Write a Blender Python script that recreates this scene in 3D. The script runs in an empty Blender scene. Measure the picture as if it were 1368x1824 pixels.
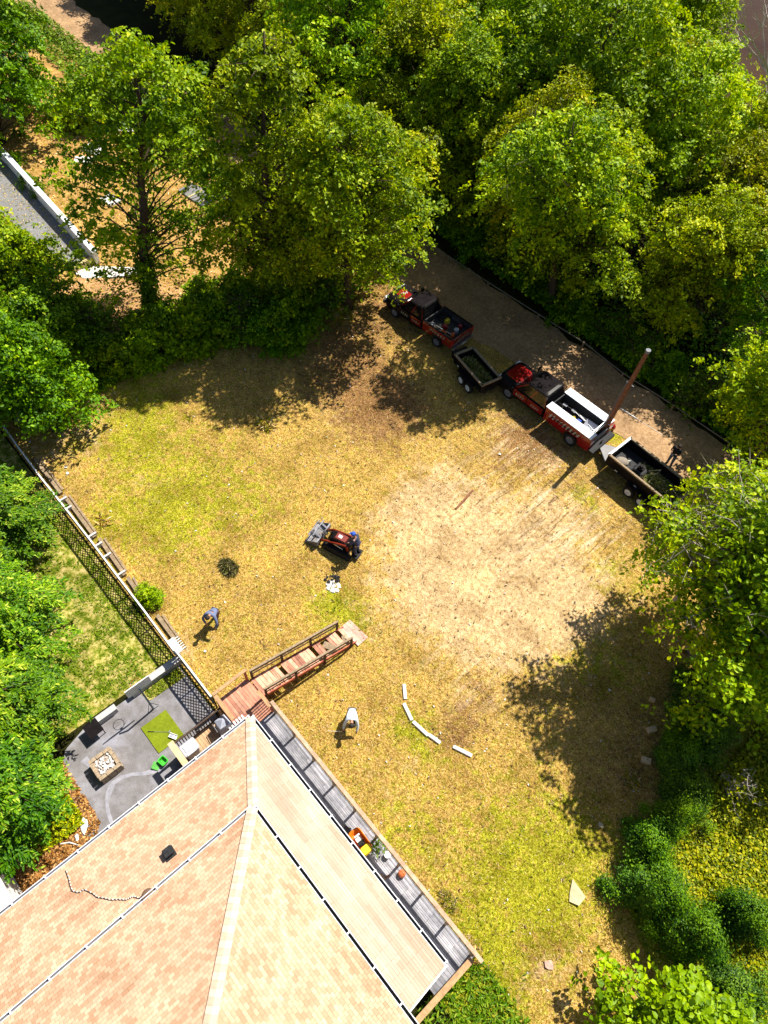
import bpy, math, random
import numpy as np
from mathutils import Vector, Matrix
rad = math.radians
S = bpy.context.scene
COL = S.collection

# ------------------------------------------------------------------ camera
# world axes: X runs along the fence / deck / road, Y runs from the house towards the woods
HC, FPX = 30.0, 1265.0
def cam_basis():
    nx, ny = 600, 1740
    d = np.array([(nx-684)/FPX, -(ny-912)/FPX, -1.0]); d /= np.linalg.norm(d)
    Z = -d; Y = np.array([0, 1.0, 0]); Y = Y - Y.dot(Z)*Z; Y /= np.linalg.norm(Y)
    X = np.cross(Y, Z); R = np.array([X, Y, Z])
    a = rad(50.4); c, s = math.cos(a), math.sin(a)
    return np.array([[c, -s, 0], [s, c, 0], [0, 0, 1]]) @ R
RC = cam_basis(); CC = np.array([0, 0, HC])
def G(px, py, z=0.0):
    v = RC @ np.array([(px-684)/FPX, -(py-912)/FPX, -1.0]); t = (z-CC[2])/v[2]
    return Vector(CC + t*v)
def PX(w):
    c = RC.T @ (np.array(w)-CC); return 684+FPX*c[0]/-c[2], 912-FPX*c[1]/-c[2]
cd = bpy.data.cameras.new('camera'); cam = bpy.data.objects.new('camera', cd); COL.objects.link(cam)
cam.matrix_world = Matrix([[*RC[0], 0], [*RC[1], 0], [*RC[2], HC], [0, 0, 0, 1]])
cd.sensor_fit = 'VERTICAL'; cd.sensor_height = 24.0; cd.lens = FPX*24.0/1824.0
cd.clip_start = 0.1; cd.clip_end = 2000
S.camera = cam
# ------------------------------------------------------------------ light
SUN_EL, SUN_AZ = rad(55.5), rad(94)
w = bpy.data.worlds.new('World'); S.world = w; w.use_nodes = True
nt = w.node_tree; sky = nt.nodes.new('ShaderNodeTexSky'); sky.sky_type = 'NISHITA'; sky.sun_disc = False
sky.sun_elevation = SUN_EL; sky.sun_rotation = rad(90)-SUN_AZ
bg = nt.nodes['Background']; bg.inputs[1].default_value = 0.062
nt.links.new(sky.outputs[0], bg.inputs[0])
sl = bpy.data.lights.new('sun', 'SUN'); sl.energy = 5.0; sl.angle = rad(0.5); sl.color = (1, 0.945, 0.82)
so = bpy.data.objects.new('sun', sl); COL.objects.link(so)
sd = Vector((math.cos(SUN_EL)*math.cos(SUN_AZ), math.cos(SUN_EL)*math.sin(SUN_AZ), math.sin(SUN_EL)))
so.rotation_euler = sd.to_track_quat('Z', 'Y').to_euler(); so.location = (0, 0, 60)
S.view_settings.view_transform = 'Standard'; S.view_settings.look = 'None'; S.view_settings.gamma = 1
S.view_settings.exposure = 0.85
S.render.engine = 'CYCLES'; S.cycles.max_bounces = 6; S.cycles.transparent_max_bounces = 4

# ------------------------------------------------------------------ helpers
def tag(o, label=None, cat=None, group=None, kind=None):
    if label: o['label'] = label
    if cat: o['category'] = cat
    if group: o['group'] = group
    if kind: o['kind'] = kind
    return o
def thing(name, label, cat, loc=(0, 0, 0), rotz=0.0, group=None):
    o = bpy.data.objects.new(name, None); COL.objects.link(o)
    o.location = loc; o.rotation_euler = (0, 0, rotz); o.empty_display_size = 0.2
    return tag(o, label, cat, group)
def copy_tree(o, parent=None):
    c = o.copy(); COL.objects.link(c); c.parent = parent
    for ch in list(o.children): copy_tree(ch, c)
    return c
def rr(x0, x1, y0, y1, r, n=4):
    r = min(r, (x1-x0)/2*.99, (y1-y0)/2*.99); p = []
    for cx, cy, a0 in ((x1-r, y1-r, 0), (x0+r, y1-r, 90), (x0+r, y0+r, 180), (x1-r, y0+r, 270)):
        for i in range(n+1):
            a = rad(a0+90*i/n); p.append((cx+r*math.cos(a), cy+r*math.sin(a)))
    return p
class M:
    def __init__(s): s.v = []; s.f = []; s.m = []; s.uv = None
    def add(s, vs, fs, m=0):
        b = len(s.v); s.v += [tuple(x) for x in vs]
        for f in fs: s.f.append(tuple(b+i for i in f)); s.m.append(m)
        return s
    def box(s, c, d, rz=0.0, m=0, rot=None):
        R = rot if rot is not None else Matrix.Rotation(rz, 3, 'Z'); c = Vector(c)
        vs = [c + R @ Vector((x*d[0]/2, y*d[1]/2, z*d[2]/2)) for z in (-1, 1) for y in (-1, 1) for x in (-1, 1)]
        return s.add(vs, [(0, 2, 3, 1), (4, 5, 7, 6), (0, 1, 5, 4), (2, 6, 7, 3), (0, 4, 6, 2), (1, 3, 7, 5)], m)
    def bar(s, a, b, w, h, m=0):          # box beam from a to b
        a, b = Vector(a), Vector(b); d = b-a; L = d.length
        x = d/L; up = Vector((0, 0, 1)) if abs(x.z) < .95 else Vector((1, 0, 0))
        y = up.cross(x).normalized(); z = x.cross(y)
        return s.box((a+b)/2, (L, w, h), rot=Matrix((x, y, z)).transposed(), m=m)
    def tube(s, pts, rs, n=8, m=0, caps=True):
        pts = [Vector(p) for p in pts]; rings = []
        if not hasattr(rs, '__len__'): rs = [rs]*len(pts)
        ref = None
        for i, p in enumerate(pts):
            d = (pts[min(i+1, len(pts)-1)]-pts[max(i-1, 0)])
            d = d.normalized() if d.length > 1e-9 else Vector((0, 0, 1))
            if ref is None: ref = Vector((1, 0, 0)) if abs(d.x) < .8 else Vector((0, 1, 0))
            a = (ref-ref.dot(d)*d).normalized(); ref = a; b = d.cross(a)
            rings.append([p+(a*math.cos(2*math.pi*k/n)+b*math.sin(2*math.pi*k/n))*rs[i] for k in range(n)])
        vs = [q for r in rings for q in r]; fs = []
        for i in range(len(pts)-1):
            for k in range(n): fs.append((i*n+k, i*n+(k+1) % n, (i+1)*n+(k+1) % n, (i+1)*n+k))
        if caps: fs.append(tuple(range(n))[::-1]); fs.append(tuple((len(pts)-1)*n+k for k in range(n)))
        return s.add(vs, fs, m)
    def zloft(s, rings, m=0, n=4, cap=True):   # (z,x0,x1,y0,y1,r)
        vs = []; k = 4*(n+1)
        for (z, x0, x1, y0, y1, r) in rings: vs += [(x, y, z) for x, y in rr(x0, x1, y0, y1, r, n)]
        fs = []
        for i in range(len(rings)-1):
            for j in range(k): fs.append((i*k+j, i*k+(j+1) % k, (i+1)*k+(j+1) % k, (i+1)*k+j))
        if cap: fs.append(tuple(range(k))[::-1]); fs.append(tuple((len(rings)-1)*k+j for j in range(k)))
        return s.add(vs, fs, m)
    def prism(s, poly, z0, z1, m=0):
        n = len(poly); vs = [(x, y, z0) for x, y in poly]+[(x, y, z1) for x, y in poly]
        return s.add(vs, [tuple(range(n))[::-1], tuple(range(n, 2*n))]+[(i, (i+1) % n, n+(i+1) % n, n+i) for i in range(n)], m)
    def side(s, poly, y0, y1, m=0):            # polygon in xz, extruded across y
        n = len(poly); vs = [(x, y0, z) for x, z in poly]+[(x, y1, z) for x, z in poly]
        return s.add(vs, [tuple(range(n)), tuple(range(n, 2*n))[::-1]]+[(i, n+i, n+(i+1) % n, (i+1) % n) for i in range(n)], m)
    def sph(s, c, r, nu=12, nv=7, m=0, z0=-1.0):
        if not hasattr(r, '__len__'): r = (r, r, r)
        vs = []; fs = []
        a0 = math.asin(z0)
        for i in range(nv+1):
            a = a0+(math.pi/2-a0)*i/nv
            for k in range(nu):
                b = 2*math.pi*k/nu; vs.append((c[0]+r[0]*math.cos(a)*math.cos(b), c[1]+r[1]*math.cos(a)*math.sin(b), c[2]+r[2]*math.sin(a)))
        for i in range(nv):
            for k in range(nu): fs.append((i*nu+k, i*nu+(k+1) % nu, (i+1)*nu+(k+1) % nu, (i+1)*nu+k))
        fs.append(tuple(range(nu))[::-1])
        return s.add(vs, fs, m)
    def done(s, name, mats, parent=None, smooth=False, label=None, loc=None):
        me = bpy.data.meshes.new(name); me.from_pydata(s.v, [], s.f)
        if not isinstance(mats, (list, tuple)): mats = [mats]
        for q in mats: me.materials.append(q)
        me.polygons.foreach_set('material_index', s.m)
        if smooth: me.polygons.foreach_set('use_smooth', [True]*len(s.f))
        if s.uv:
            ul = me.uv_layers.new(name='UVMap'); ul.data.foreach_set('uv', [c for p in s.uv for c in p])
        me.update()
        o = bpy.data.objects.new(name, me); COL.objects.link(o)
        if parent is not None: o.parent = parent
        if label: o['label'] = label
        if loc is not None: o.location = loc
        return o

# ------------------------------------------------------------------ materials
def nodes(name):
    m = bpy.data.materials.new(name); m.use_nodes = True
    return m, m.node_tree, m.node_tree.nodes['Principled BSDF']
def ramp(t, stops, src):
    r = t.nodes.new('ShaderNodeValToRGB'); e = r.color_ramp.elements
    while len(e) < len(stops): e.new(0.5)
    for i, (p, c) in enumerate(stops): e[i].position = p; e[i].color = (*c, 1)
    t.links.new(src, r.inputs[0]); return r.outputs[0]
def noise(t, scale, detail=4, rough=.6, vec=None, dist=0):
    n = t.nodes.new('ShaderNodeTexNoise'); n.inputs['Scale'].default_value = scale
    n.inputs['Detail'].default_value = detail; n.inputs['Roughness'].default_value = rough; n.inputs['Distortion'].default_value = dist
    if vec is not None: t.links.new(vec, n.inputs['Vector'])
    return n.outputs[0]
def mix(t, fac, a, b, blend='MIX'):
    n = t.nodes.new('ShaderNodeMix'); n.data_type = 'RGBA'; n.blend_type = blend
    for i, x in ((0, fac), (6, a), (7, b)):
        if hasattr(x, 'is_output'): t.links.new(x, n.inputs[i])
        elif isinstance(x, (int, float)): n.inputs[i].default_value = x
        else: n.inputs[i].default_value = (*x, 1)
    return n.outputs[2]
def math_(t, op, a, b):
    n = t.nodes.new('ShaderNodeMath'); n.operation = op
    for i, x in enumerate((a, b)):
        if hasattr(x, 'is_output'): t.links.new(x, n.inputs[i])
        else: n.inputs[i].default_value = x
    return n.outputs[0]
def attr(t, nm):
    a = t.nodes.new('ShaderNodeAttribute'); a.attribute_name = nm; return a.outputs['Fac']
def coords(t, kind='Object', scale=None, rot=0):
    c = t.nodes.new('ShaderNodeTexCoord')
    if scale is None: return c.outputs[kind]
    mp = t.nodes.new('ShaderNodeMapping'); mp.inputs['Scale'].default_value = scale; mp.inputs['Rotation'].default_value = (0, 0, rot)
    t.links.new(c.outputs[kind], mp.inputs[0]); return mp.outputs[0]
def bump(t, b, h, strength=.5, dist=.05):
    n = t.nodes.new('ShaderNodeBump'); n.inputs['Strength'].default_value = strength; n.inputs['Distance'].default_value = dist
    t.links.new(h, n.inputs['Height']); t.links.new(n.outputs[0], b.inputs['Normal'])
def mat(name, col, rough=.6, var=.25, sc=6, metal=0, coat=0, bmp=0, spec=.4):
    m, t, b = nodes(name); c = coords(t)
    n = noise(t, sc, 5, .65, c)
    lo = tuple(x*(1-var) for x in col); hi = tuple(min(1, x*(1+var)) for x in col)
    t.links.new(ramp(t, [(.3, lo), (.7, hi)], n), b.inputs['Base Color'])
    b.inputs['Roughness'].default_value = rough; b.inputs['Metallic'].default_value = metal
    b.inputs['Coat Weight'].default_value = coat; b.inputs['Specular IOR Level'].default_value = spec
    if bmp: bump(t, b, noise(t, sc*4, 4, .6, c), bmp, .02)
    return m
def planks(name, c1, c2, w=.14, axis='x', gap=(.03, .02, .01), rough=.8, L=2.4):
    # boards running along x (or y): brick texture on object coordinates
    m, t, b = nodes(name)
    c = coords(t, 'Object', (1, 1, 1), 0 if axis == 'x' else rad(90))
    br = t.nodes.new('ShaderNodeTexBrick'); t.links.new(c, br.inputs['Vector'])
    br.inputs['Scale'].default_value = 1; br.inputs['Brick Width'].default_value = L; br.inputs['Row Height'].default_value = w
    br.inputs['Mortar Size'].default_value = .006; br.inputs['Mortar Smooth'].default_value = .1
    br.inputs['Color1'].default_value = (*c1, 1); br.inputs['Color2'].default_value = (*c2, 1); br.inputs['Mortar'].default_value = (*gap, 1)
    sc = coords(t, 'Object', (1.5, 14, 14) if axis == 'x' else (14, 1.5, 14))
    g = ramp(t, [(.3, (.62, .62, .62)), (.7, (1.15, 1.12, 1.1))], noise(t, 2.5, 5, .7, sc))
    o = mix(t, 1.0, br.outputs[0], g, 'MULTIPLY')
    big = ramp(t, [(.35, (.62, .62, .64)), (.5, (1, 1, 1)), (.65, (1.4, 1.37, 1.32))], noise(t, 1.1, 5, .7, coords(t)))
    t.links.new(mix(t, 1.0, o, big, 'MULTIPLY'), b.inputs['Base Color']); b.inputs['Roughness'].default_value = rough
    return m
def leafmat(name, stops, trans=.3, hue=.03, rough=.5):
    m, t, b = nodes(name)
    col = ramp(t, stops, attr(t, 'lv'))
    oi = t.nodes.new('ShaderNodeObjectInfo'); hs = t.nodes.new('ShaderNodeHueSaturation')
    mr = t.nodes.new('ShaderNodeMapRange'); mr.inputs[3].default_value = .5-hue; mr.inputs[4].default_value = .5+hue
    t.links.new(oi.outputs['Random'], mr.inputs[0]); t.links.new(mr.outputs[0], hs.inputs['Hue'])
    mv = t.nodes.new('ShaderNodeMapRange'); mv.inputs[3].default_value = .95; mv.inputs[4].default_value = 1.35
    ml = math_(t, 'FRACT', math_(t, 'MULTIPLY', oi.outputs['Random'], 7.31), 0)
    t.links.new(ml, mv.inputs[0]); t.links.new(mv.outputs[0], hs.inputs['Value'])
    t.links.new(col, hs.inputs['Color'])
    b.inputs['Roughness'].default_value = rough; b.inputs['Specular IOR Level'].default_value = .22; hs.inputs['Saturation'].default_value = 1.06
    t.links.new(hs.outputs[0], b.inputs['Base Color'])
    tr = t.nodes.new('ShaderNodeBsdfTranslucent'); t.links.new(hs.outputs[0], tr.inputs[0])
    mx = t.nodes.new('ShaderNodeMixShader'); mx.inputs[0].default_value = trans
    out = t.nodes['Material Output']
    t.links.new(b.outputs[0], mx.inputs[1]); t.links.new(tr.outputs[0], mx.inputs[2]); t.links.new(mx.outputs[0], out.inputs[0])
    return m

BLACK = mat('black_paint', (.012, .010, .011), .2, .3, 4, coat=0, spec=.05)
RUBBER = mat('rubber', (.012, .011, .01), .85, .4, 20)
GLASS = mat('dark_glass', (.006, .006, .008), .06, .1, 3, spec=.6)
RED = mat('red_paint', (.22, .005, .006), .18, .2, 3, coat=.6)
CHROME = mat('bright_metal', (.6, .6, .6), .3, .15, 20, metal=.9)
STEEL = mat('grey_steel', (.17, .175, .20), .65, .3, 9, spec=.3)
DKSTEEL = mat('dark_steel', (.025, .025, .028), .7, .4, 9, spec=.2)
ALU = mat('white_painted_metal', (.72, .75, .82), .4, .12, 5)
WHITE = mat('white_paint', (.75, .74, .72), .5, .12, 4)
OLDWHITE = mat('weathered_white', (.62, .60, .58), .7, .25, 5)
WOODGREY = mat('weathered_wood', (.26, .19, .12), .85, .4, 9, bmp=.4)
TIMBER = mat('brown_timber', (.40, .24, .12), .8, .3, 7, bmp=.3)
REDWOOD = mat('red_stained_wood', (.42, .11, .06), .75, .35, 6, bmp=.3)
PINKWOOD = mat('faded_red_boards', (.62, .33, .22), .75, .25, 5, bmp=.3)
DARKWOOD = mat('dark_rail_wood', (.06, .035, .022), .8, .4, 8)
BARK = mat('bark', (.075, .05, .032), .95, .5, 8, bmp=.8)
BARKL = mat('pale_bark', (.36, .31, .26), .9, .35, 8, bmp=.5)
SKIN = mat('skin', (.38, .2, .13), .6, .1, 8)
HAIR = mat('dark_hair', (.02, .012, .01), .7, .3, 20)

# --- ground materials
def field_material():
    m, t, b = nodes('dry_grass_field'); c = coords(t)
    n1 = noise(t, .55, 6, .62, c); n2 = noise(t, 3.2, 6, .75, c); n3 = noise(t, 13, 5, .8, c); n4 = noise(t, 34, 3, .8, c)
    straw = ramp(t, [(.34, (.17, .085, .02)), (.44, (.40, .235, .05)), (.54, (.60, .39, .11)), (.66, (.86, .63, .26))], n3)
    grn = ramp(t, [(.32, (.09, .095, .005)), (.44, (.25, .25, .010)), (.54, (.44, .42, .025)), (.66, (.68, .62, .12))], n3)
    bare = ramp(t, [(.32, (.40, .225, .09)), (.48, (.60, .40, .19)), (.58, (.74, .53, .29)), (.7, (.92, .73, .48))], n2)
    bare = mix(t, .5, bare, ramp(t, [(.35, (.44, .26, .11)), (.65, (.88, .67, .41))], n4))
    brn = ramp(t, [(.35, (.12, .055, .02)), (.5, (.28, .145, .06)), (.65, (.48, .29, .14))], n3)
    def mask(nm, nz, k=1.6, off=-.5):
        s = math_(t, 'ADD', attr(t, nm), math_(t, 'MULTIPLY', math_(t, 'SUBTRACT', nz, .5), k))
        r = t.nodes.new('ShaderNodeMapRange'); r.inputs[1].default_value = .3; r.inputs[2].default_value = .75
        t.links.new(s, r.inputs[0]); return r.outputs[0]
    gsp = ramp(t, [(.51, (0, 0, 0)), (.62, (.6, .6, .6))], noise(t, 2.6, 6, .8, c))
    o = mix(t, mask('green', noise(t, 1.9, 7, .8, c), 3.4), mix(t, gsp, straw, grn), grn)
    o = mix(t, mask('bare', noise(t, 1.2, 7, .82, c), 3.0), o, bare)
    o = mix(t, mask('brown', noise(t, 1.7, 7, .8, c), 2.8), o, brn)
    # drag marks and tyre ruts: stretched streaks where the soil is bare
    st = coords(t, 'Object', (4.5, .42, 1), rad(-14))
    sn = ramp(t, [(.53, (0, 0, 0)), (.66, (1, 1, 1))], noise(t, 1.4, 6, .75, st, .9))
    o = mix(t, math_(t, 'MULTIPLY', sn, attr(t, 'rut')), o, (.17, .10, .05))
    pale = ramp(t, [(.5, (0, 0, 0)), (.64, (.8, .8, .8))], noise(t, 1.1, 5, .7, coords(t, 'Object', (3.2, .3, 1), rad(-22)), .3))
    o = mix(t, math_(t, 'MULTIPLY', pale, attr(t, 'rut')), o, (.74, .57, .38))
    s2 = ramp(t, [(.55, (0, 0, 0)), (.66, (1, 1, 1))], noise(t, 1.4, 6, .75, coords(t, 'Object', (.6, 3.4, 1), rad(14)), 1.1))
    o = mix(t, math_(t, 'MULTIPLY', s2, attr(t, 'rutx')), o, (.13, .08, .042))
    o = mix(t, 1.0, o, ramp(t, [(.32, (.66, .62, .56)), (.5, (1, 1, 1)), (.68, (1.25, 1.22, 1.15))], n1), 'MULTIPLY')
    o = mix(t, 1.0, o, ramp(t, [(.38, (.62, .58, .52)), (.5, (1, 1, 1)), (.62, (1.25, 1.25, 1.2))], noise(t, 4.5, 6, .8, c)), 'MULTIPLY')
    fine = ramp(t, [(.36, (.45, .43, .4)), (.5, (1, 1, 1)), (.62, (1.12, 1.12, 1.1)), (.72, (1.5, 1.5, 1.5))], n4)
    o = mix(t, 1.0, o, fine, 'MULTIPLY')
    t.links.new(o, b.inputs['Base Color']); b.inputs['Roughness'].default_value = 1; b.inputs['Specular IOR Level'].default_value = .05
    bump(t, b, mix(t, .5, n3, n4), 1.0, .09)
    return m
def simple_ground(name, stops, sc=12, big=((.7,)*3, (1.2,)*3), bsc=.6, fine=True, bd=.06):
    m, t, b = nodes(name); c = coords(t)
    n = noise(t, sc, 6, .78, c)
    o = ramp(t, stops, n)
    o = mix(t, 1.0, o, ramp(t, [(.35, big[0]), (.65, big[1])], noise(t, bsc, 4, .6, c)), 'MULTIPLY')
    if fine: o = mix(t, 1.0, o, ramp(t, [(.35, (.55, .53, .5)), (.65, (1.3, 1.3, 1.3))], noise(t, 36, 3, .8, c)), 'MULTIPLY')
    t.links.new(o, b.inputs['Base Color']); b.inputs['Roughness'].default_value = 1; b.inputs['Specular IOR Level'].default_value = .05
    bump(t, b, n, .8, bd); return m
GROUND = simple_ground('forest_soil', [(.3, (.010, .011, .003)), (.5, (.024, .026, .006)), (.7, (.05, .045, .015))])
ROADM = simple_ground('packed_dirt', [(.3, (.26, .155, .075)), (.5, (.42, .265, .145)), (.7, (.58, .40, .24))], 5, ((.75,)*3, (1.15,)*3), .5)
LAWN = simple_ground('patchy_lawn', [(.36, (.05, .09, .004)), (.45, (.14, .18, .012)), (.52, (.34, .30, .07)), (.64, (.58, .46, .2))], 2.6)
YARD = simple_ground('strawed_yard', [(.32, (.16, .13, .015)), (.45, (.36, .21, .06)), (.58, (.52, .31, .11)), (.7, (.68, .46, .2))], 3)
ORANGE = simple_ground('orange_soil', [(.3, (.32, .17, .07)), (.5, (.47, .27, .12)), (.7, (.6, .38, .19))], 5)
LITTER = simple_ground('leaf_litter', [(.36, (.04, .018, .008)), (.5, (.2, .085, .03)), (.62, (.42, .22, .09))], 9)
GRAVEL = simple_ground('grey_gravel', [(.3, (.13, .13, .135)), (.5, (.23, .23, .235)), (.7, (.36, .355, .35))], 14, ((.85,)*3, (1.1,)*3), .4)
MEADOW = simple_ground('rough_meadow', [(.36, (.05, .07, .004)), (.48, (.16, .18, .01)), (.58, (.32, .30, .03)), (.7, (.42, .34, .12))], 4)
def concrete():
    m, t, b = nodes('patio_concrete'); c = coords(t)
    o = ramp(t, [(.3, (.115, .105, .105)), (.5, (.17, .158, .165)), (.7, (.24, .23, .25))], noise(t, 1.3, 7, .7, c))
    o = mix(t, ramp(t, [(.5, (0, 0, 0)), (.68, (.7, .7, .7))], noise(t, .7, 4, .6, c)), o, (.30, .30, .36))
    o = mix(t, 1.0, o, ramp(t, [(.4, (.85,)*3), (.6, (1.1,)*3)], noise(t, 25, 3, .7, c)), 'MULTIPLY')
    t.links.new(o, b.inputs['Base Color']); b.inputs['Roughness'].default_value = .8; return m
PATIO = concrete()
def shingles(nm='asphalt_shingles', w1=.185, w2=.5, C1=(.41, .225, .13, 1), C2=(.61, .42, .29, 1)):
    m, t, b = nodes(nm); uv = t.nodes.new('ShaderNodeTexCoord').outputs['UV']
    br = t.nodes.new('ShaderNodeTexBrick'); t.links.new(uv, br.inputs['Vector'])
    br.inputs['Scale'].default_value = 1; br.inputs['Brick Width'].default_value = w1; br.inputs['Row Height'].default_value = .125
    br.inputs['Mortar Size'].default_value = .004; br.inputs['Mortar Smooth'].default_value = .3; br.offset = .5
    br.inputs['Color1'].default_value = C1; br.inputs['Color2'].default_value = C2
    br.inputs['Mortar'].default_value = (.30, .17, .10, 1); br.inputs['Bias'].default_value = .3
    # second, wider brick layer: runs of darker or paler tabs
    b2 = t.nodes.new('ShaderNodeTexBrick'); t.links.new(uv, b2.inputs['Vector']); b2.offset = .37
    b2.inputs['Scale'].default_value = 1; b2.inputs['Brick Width'].default_value = w2; b2.inputs['Row Height'].default_value = .29
    b2.inputs['Mortar Size'].default_value = 0; b2.inputs['Color1'].default_value = (.90, .86, .83, 1); b2.inputs['Color2'].default_value = (1.06, 1.06, 1.08, 1)
    o = mix(t, 1.0, br.outputs[0], b2.outputs[0], 'MULTIPLY')
    o = mix(t, 1.0, o, ramp(t, [(.3, (.84, .80, .78)), (.7, (1.12, 1.12, 1.12))], noise(t, .55, 4, .6, uv)), 'MULTIPLY')
    o = mix(t, 1.0, o, ramp(t, [(.3, (.88,)*3), (.7, (1.1,)*3)], noise(t, 45, 3, .8, uv)), 'MULTIPLY')
    t.links.new(o, b.inputs['Base Color']); b.inputs['Roughness'].default_value = .95; b.inputs['Specular IOR Level'].default_value = .1
    bump(t, b, br.outputs['Fac'], .6, -.02)
    return m
SHINGLE = shingles(); SHINGLE2 = shingles('asphalt_shingles_long', .8, 1.5, (.47, .315, .235, 1), (.53, .375, .30, 1))
HIPCAP = mat('hip_cap_shingle', (.66, .49, .38), .9, .16, 2.2)
def water():
    m, t, b = nodes('muddy_water'); c = coords(t)
    t.links.new(ramp(t, [(.3, (.035, .014, .003)), (.7, (.06, .028, .008))], noise(t, .12, 3, .5, c)), b.inputs['Base Color'])
    b.inputs['Roughness'].default_value = .25; b.inputs['Specular IOR Level'].default_value = .06; bump(t, b, noise(t, 2.2, 4, .6, coords(t, 'Object', (.5, 2, 1), .5)), .25, .1); return m
WATER = water()

# ------------------------------------------------------------------ setting
def sheet(name, poly, z, m, px=False, zz=0):
    if px: poly = [tuple(G(*p))[:2] for p in poly]
    a = sum(poly[i][0]*poly[(i+1) % len(poly)][1]-poly[(i+1) % len(poly)][0]*poly[i][1] for i in range(len(poly)))
    if a < 0: poly = poly[::-1]
    q = M(); q.add([(x, y, z) for x, y in poly], [tuple(range(len(poly)))])
    return tag(q.done(name, m), kind='structure')
rng = np.random.default_rng(7)
def wob(poly, amp=.35, step=1.2, seed=1):
    r = random.Random(seed); out = []
    for i in range(len(poly)):
        a = Vector(poly[i]); b = Vector(poly[(i+1) % len(poly)]); n = max(1, int((b-a).length/step))
        for k in range(n):
            p = a.lerp(b, k/n); j = amp if k else amp*.4
            out.append((p.x+r.uniform(-j, j), p.y+r.uniform(-j, j)))
    return out
sheet('ground', [(-700, -500), (500, -500), (500, 800), (-700, 800)], 0, GROUND)
# field: fine grid carrying growth masks
FX0, FX1, FY0, FY1, FS = -31.0, 9.5, 2.2, 28.2, .25
def blob(X, Y, items):
    A = np.zeros_like(X)
    for (px, py, r, wgt, *e) in items:
        c = G(px, py); ry = e[0] if e else r
        ang = rad(e[1]) if len(e) > 1 else 0
        dx, dy = X-c.x, Y-c.y
        a = (dx*math.cos(ang)+dy*math.sin(ang))/r; b_ = (-dx*math.sin(ang)+dy*math.cos(ang))/ry
        A += wgt*np.exp(-(a*a+b_*b_))
    return A
GREEN = [(330, 860, 4.2, .6), (220, 800, 2.0, .4), (300, 940, 2.4, .4), (590, 1075, 1.2, .9), (640, 1110, 1.1, .55), (250, 720, 2.5, .6), (130, 790, 1.2, .3),
         (180, 930, 1.6, .4), (470, 900, 2, .3), (950, 1480, 3, .5), (880, 1630, 3, .55), (1000, 1600, 2, .4), (1034, 880, .7, .9), (1060, 905, .5, .6), (1095, 772, .75, 1.0),
         (1080, 1010, .7, .7), (1045, 1045, .8, .5), (980, 1160, 1.3, .3), (760, 1320, 1.3, .5), (720, 1290, .8, .5), (1080, 1180, 2.2, .55), (560, 1180, 1.3, .3),
         (640, 1400, 1.6, .25), (720, 1480, 1.3, .5), (1060, 1500, 1.4, .4), (1120, 1050, 1.2, .4), (1180, 960, 1.2, .5), (250, 620, 3, .4), (400, 600, 2.5, .3), (700, 1700, 1, .4), (830, 1700, 1.0, .5), (840, 1800, 1.6, 1.1), (790, 1790, 1.2, 1.1), (420, 1120, 1.5, .25), (1060, 690, 1.2, .5)]
BARE = [(880, 960, 5.2, .62, 3.8, 30), (960, 1040, 3.6, .5), (830, 1060, 3.4, .3), (700, 1060, 2.5, .3), (780, 880, 2.4, .5), (700, 930, 1.8, .3), (1000, 900, 1.8, .4), (850, 1120, 2.6, .4), (120, 770, 2.4, .5), (330, 1150, 1.2, .35),
        (940, 1130, 2, .4), (620, 740, 2.2, .35), (980, 1740, 1.2, .45), (250, 860, 1.3, .25), (1040, 1090, 1.6, .35), (700, 1400, 1.4, .25), (800, 1010, 2.4, .4), (1230, 860, 2, .4)]
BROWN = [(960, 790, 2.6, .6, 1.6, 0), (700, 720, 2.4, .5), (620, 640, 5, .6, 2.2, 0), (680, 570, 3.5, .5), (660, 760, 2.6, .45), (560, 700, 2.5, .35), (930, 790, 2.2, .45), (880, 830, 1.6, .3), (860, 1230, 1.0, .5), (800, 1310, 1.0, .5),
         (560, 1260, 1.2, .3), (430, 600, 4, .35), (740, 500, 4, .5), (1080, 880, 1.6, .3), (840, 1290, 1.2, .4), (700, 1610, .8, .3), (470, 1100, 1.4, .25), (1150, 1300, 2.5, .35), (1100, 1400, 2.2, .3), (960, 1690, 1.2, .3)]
RUT = [(900, 880, 3.6, 1.0), (1000, 930, 2.6, .9), (1060, 960, 1.6, .8), (850, 1230, 1.2, .9), (760, 1140, 2.2, .4), (940, 780, 1.8, .8), (950, 1060, 2.4, .4)]
RUTX = [(1060, 880, 2.6, 1.0, 1.4, 0), (950, 800, 2.6, 1.0, 1.0, 0), (865, 1225, 1.3, 1.1, .8, 0), (760, 1150, 2.2, .6, .8, 0), (1000, 860, 2.2, .8), (1090, 940, 1.6, .7), (690, 1070, 1.6, .5, .6, 0), (800, 1310, .9, .7)]
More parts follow.
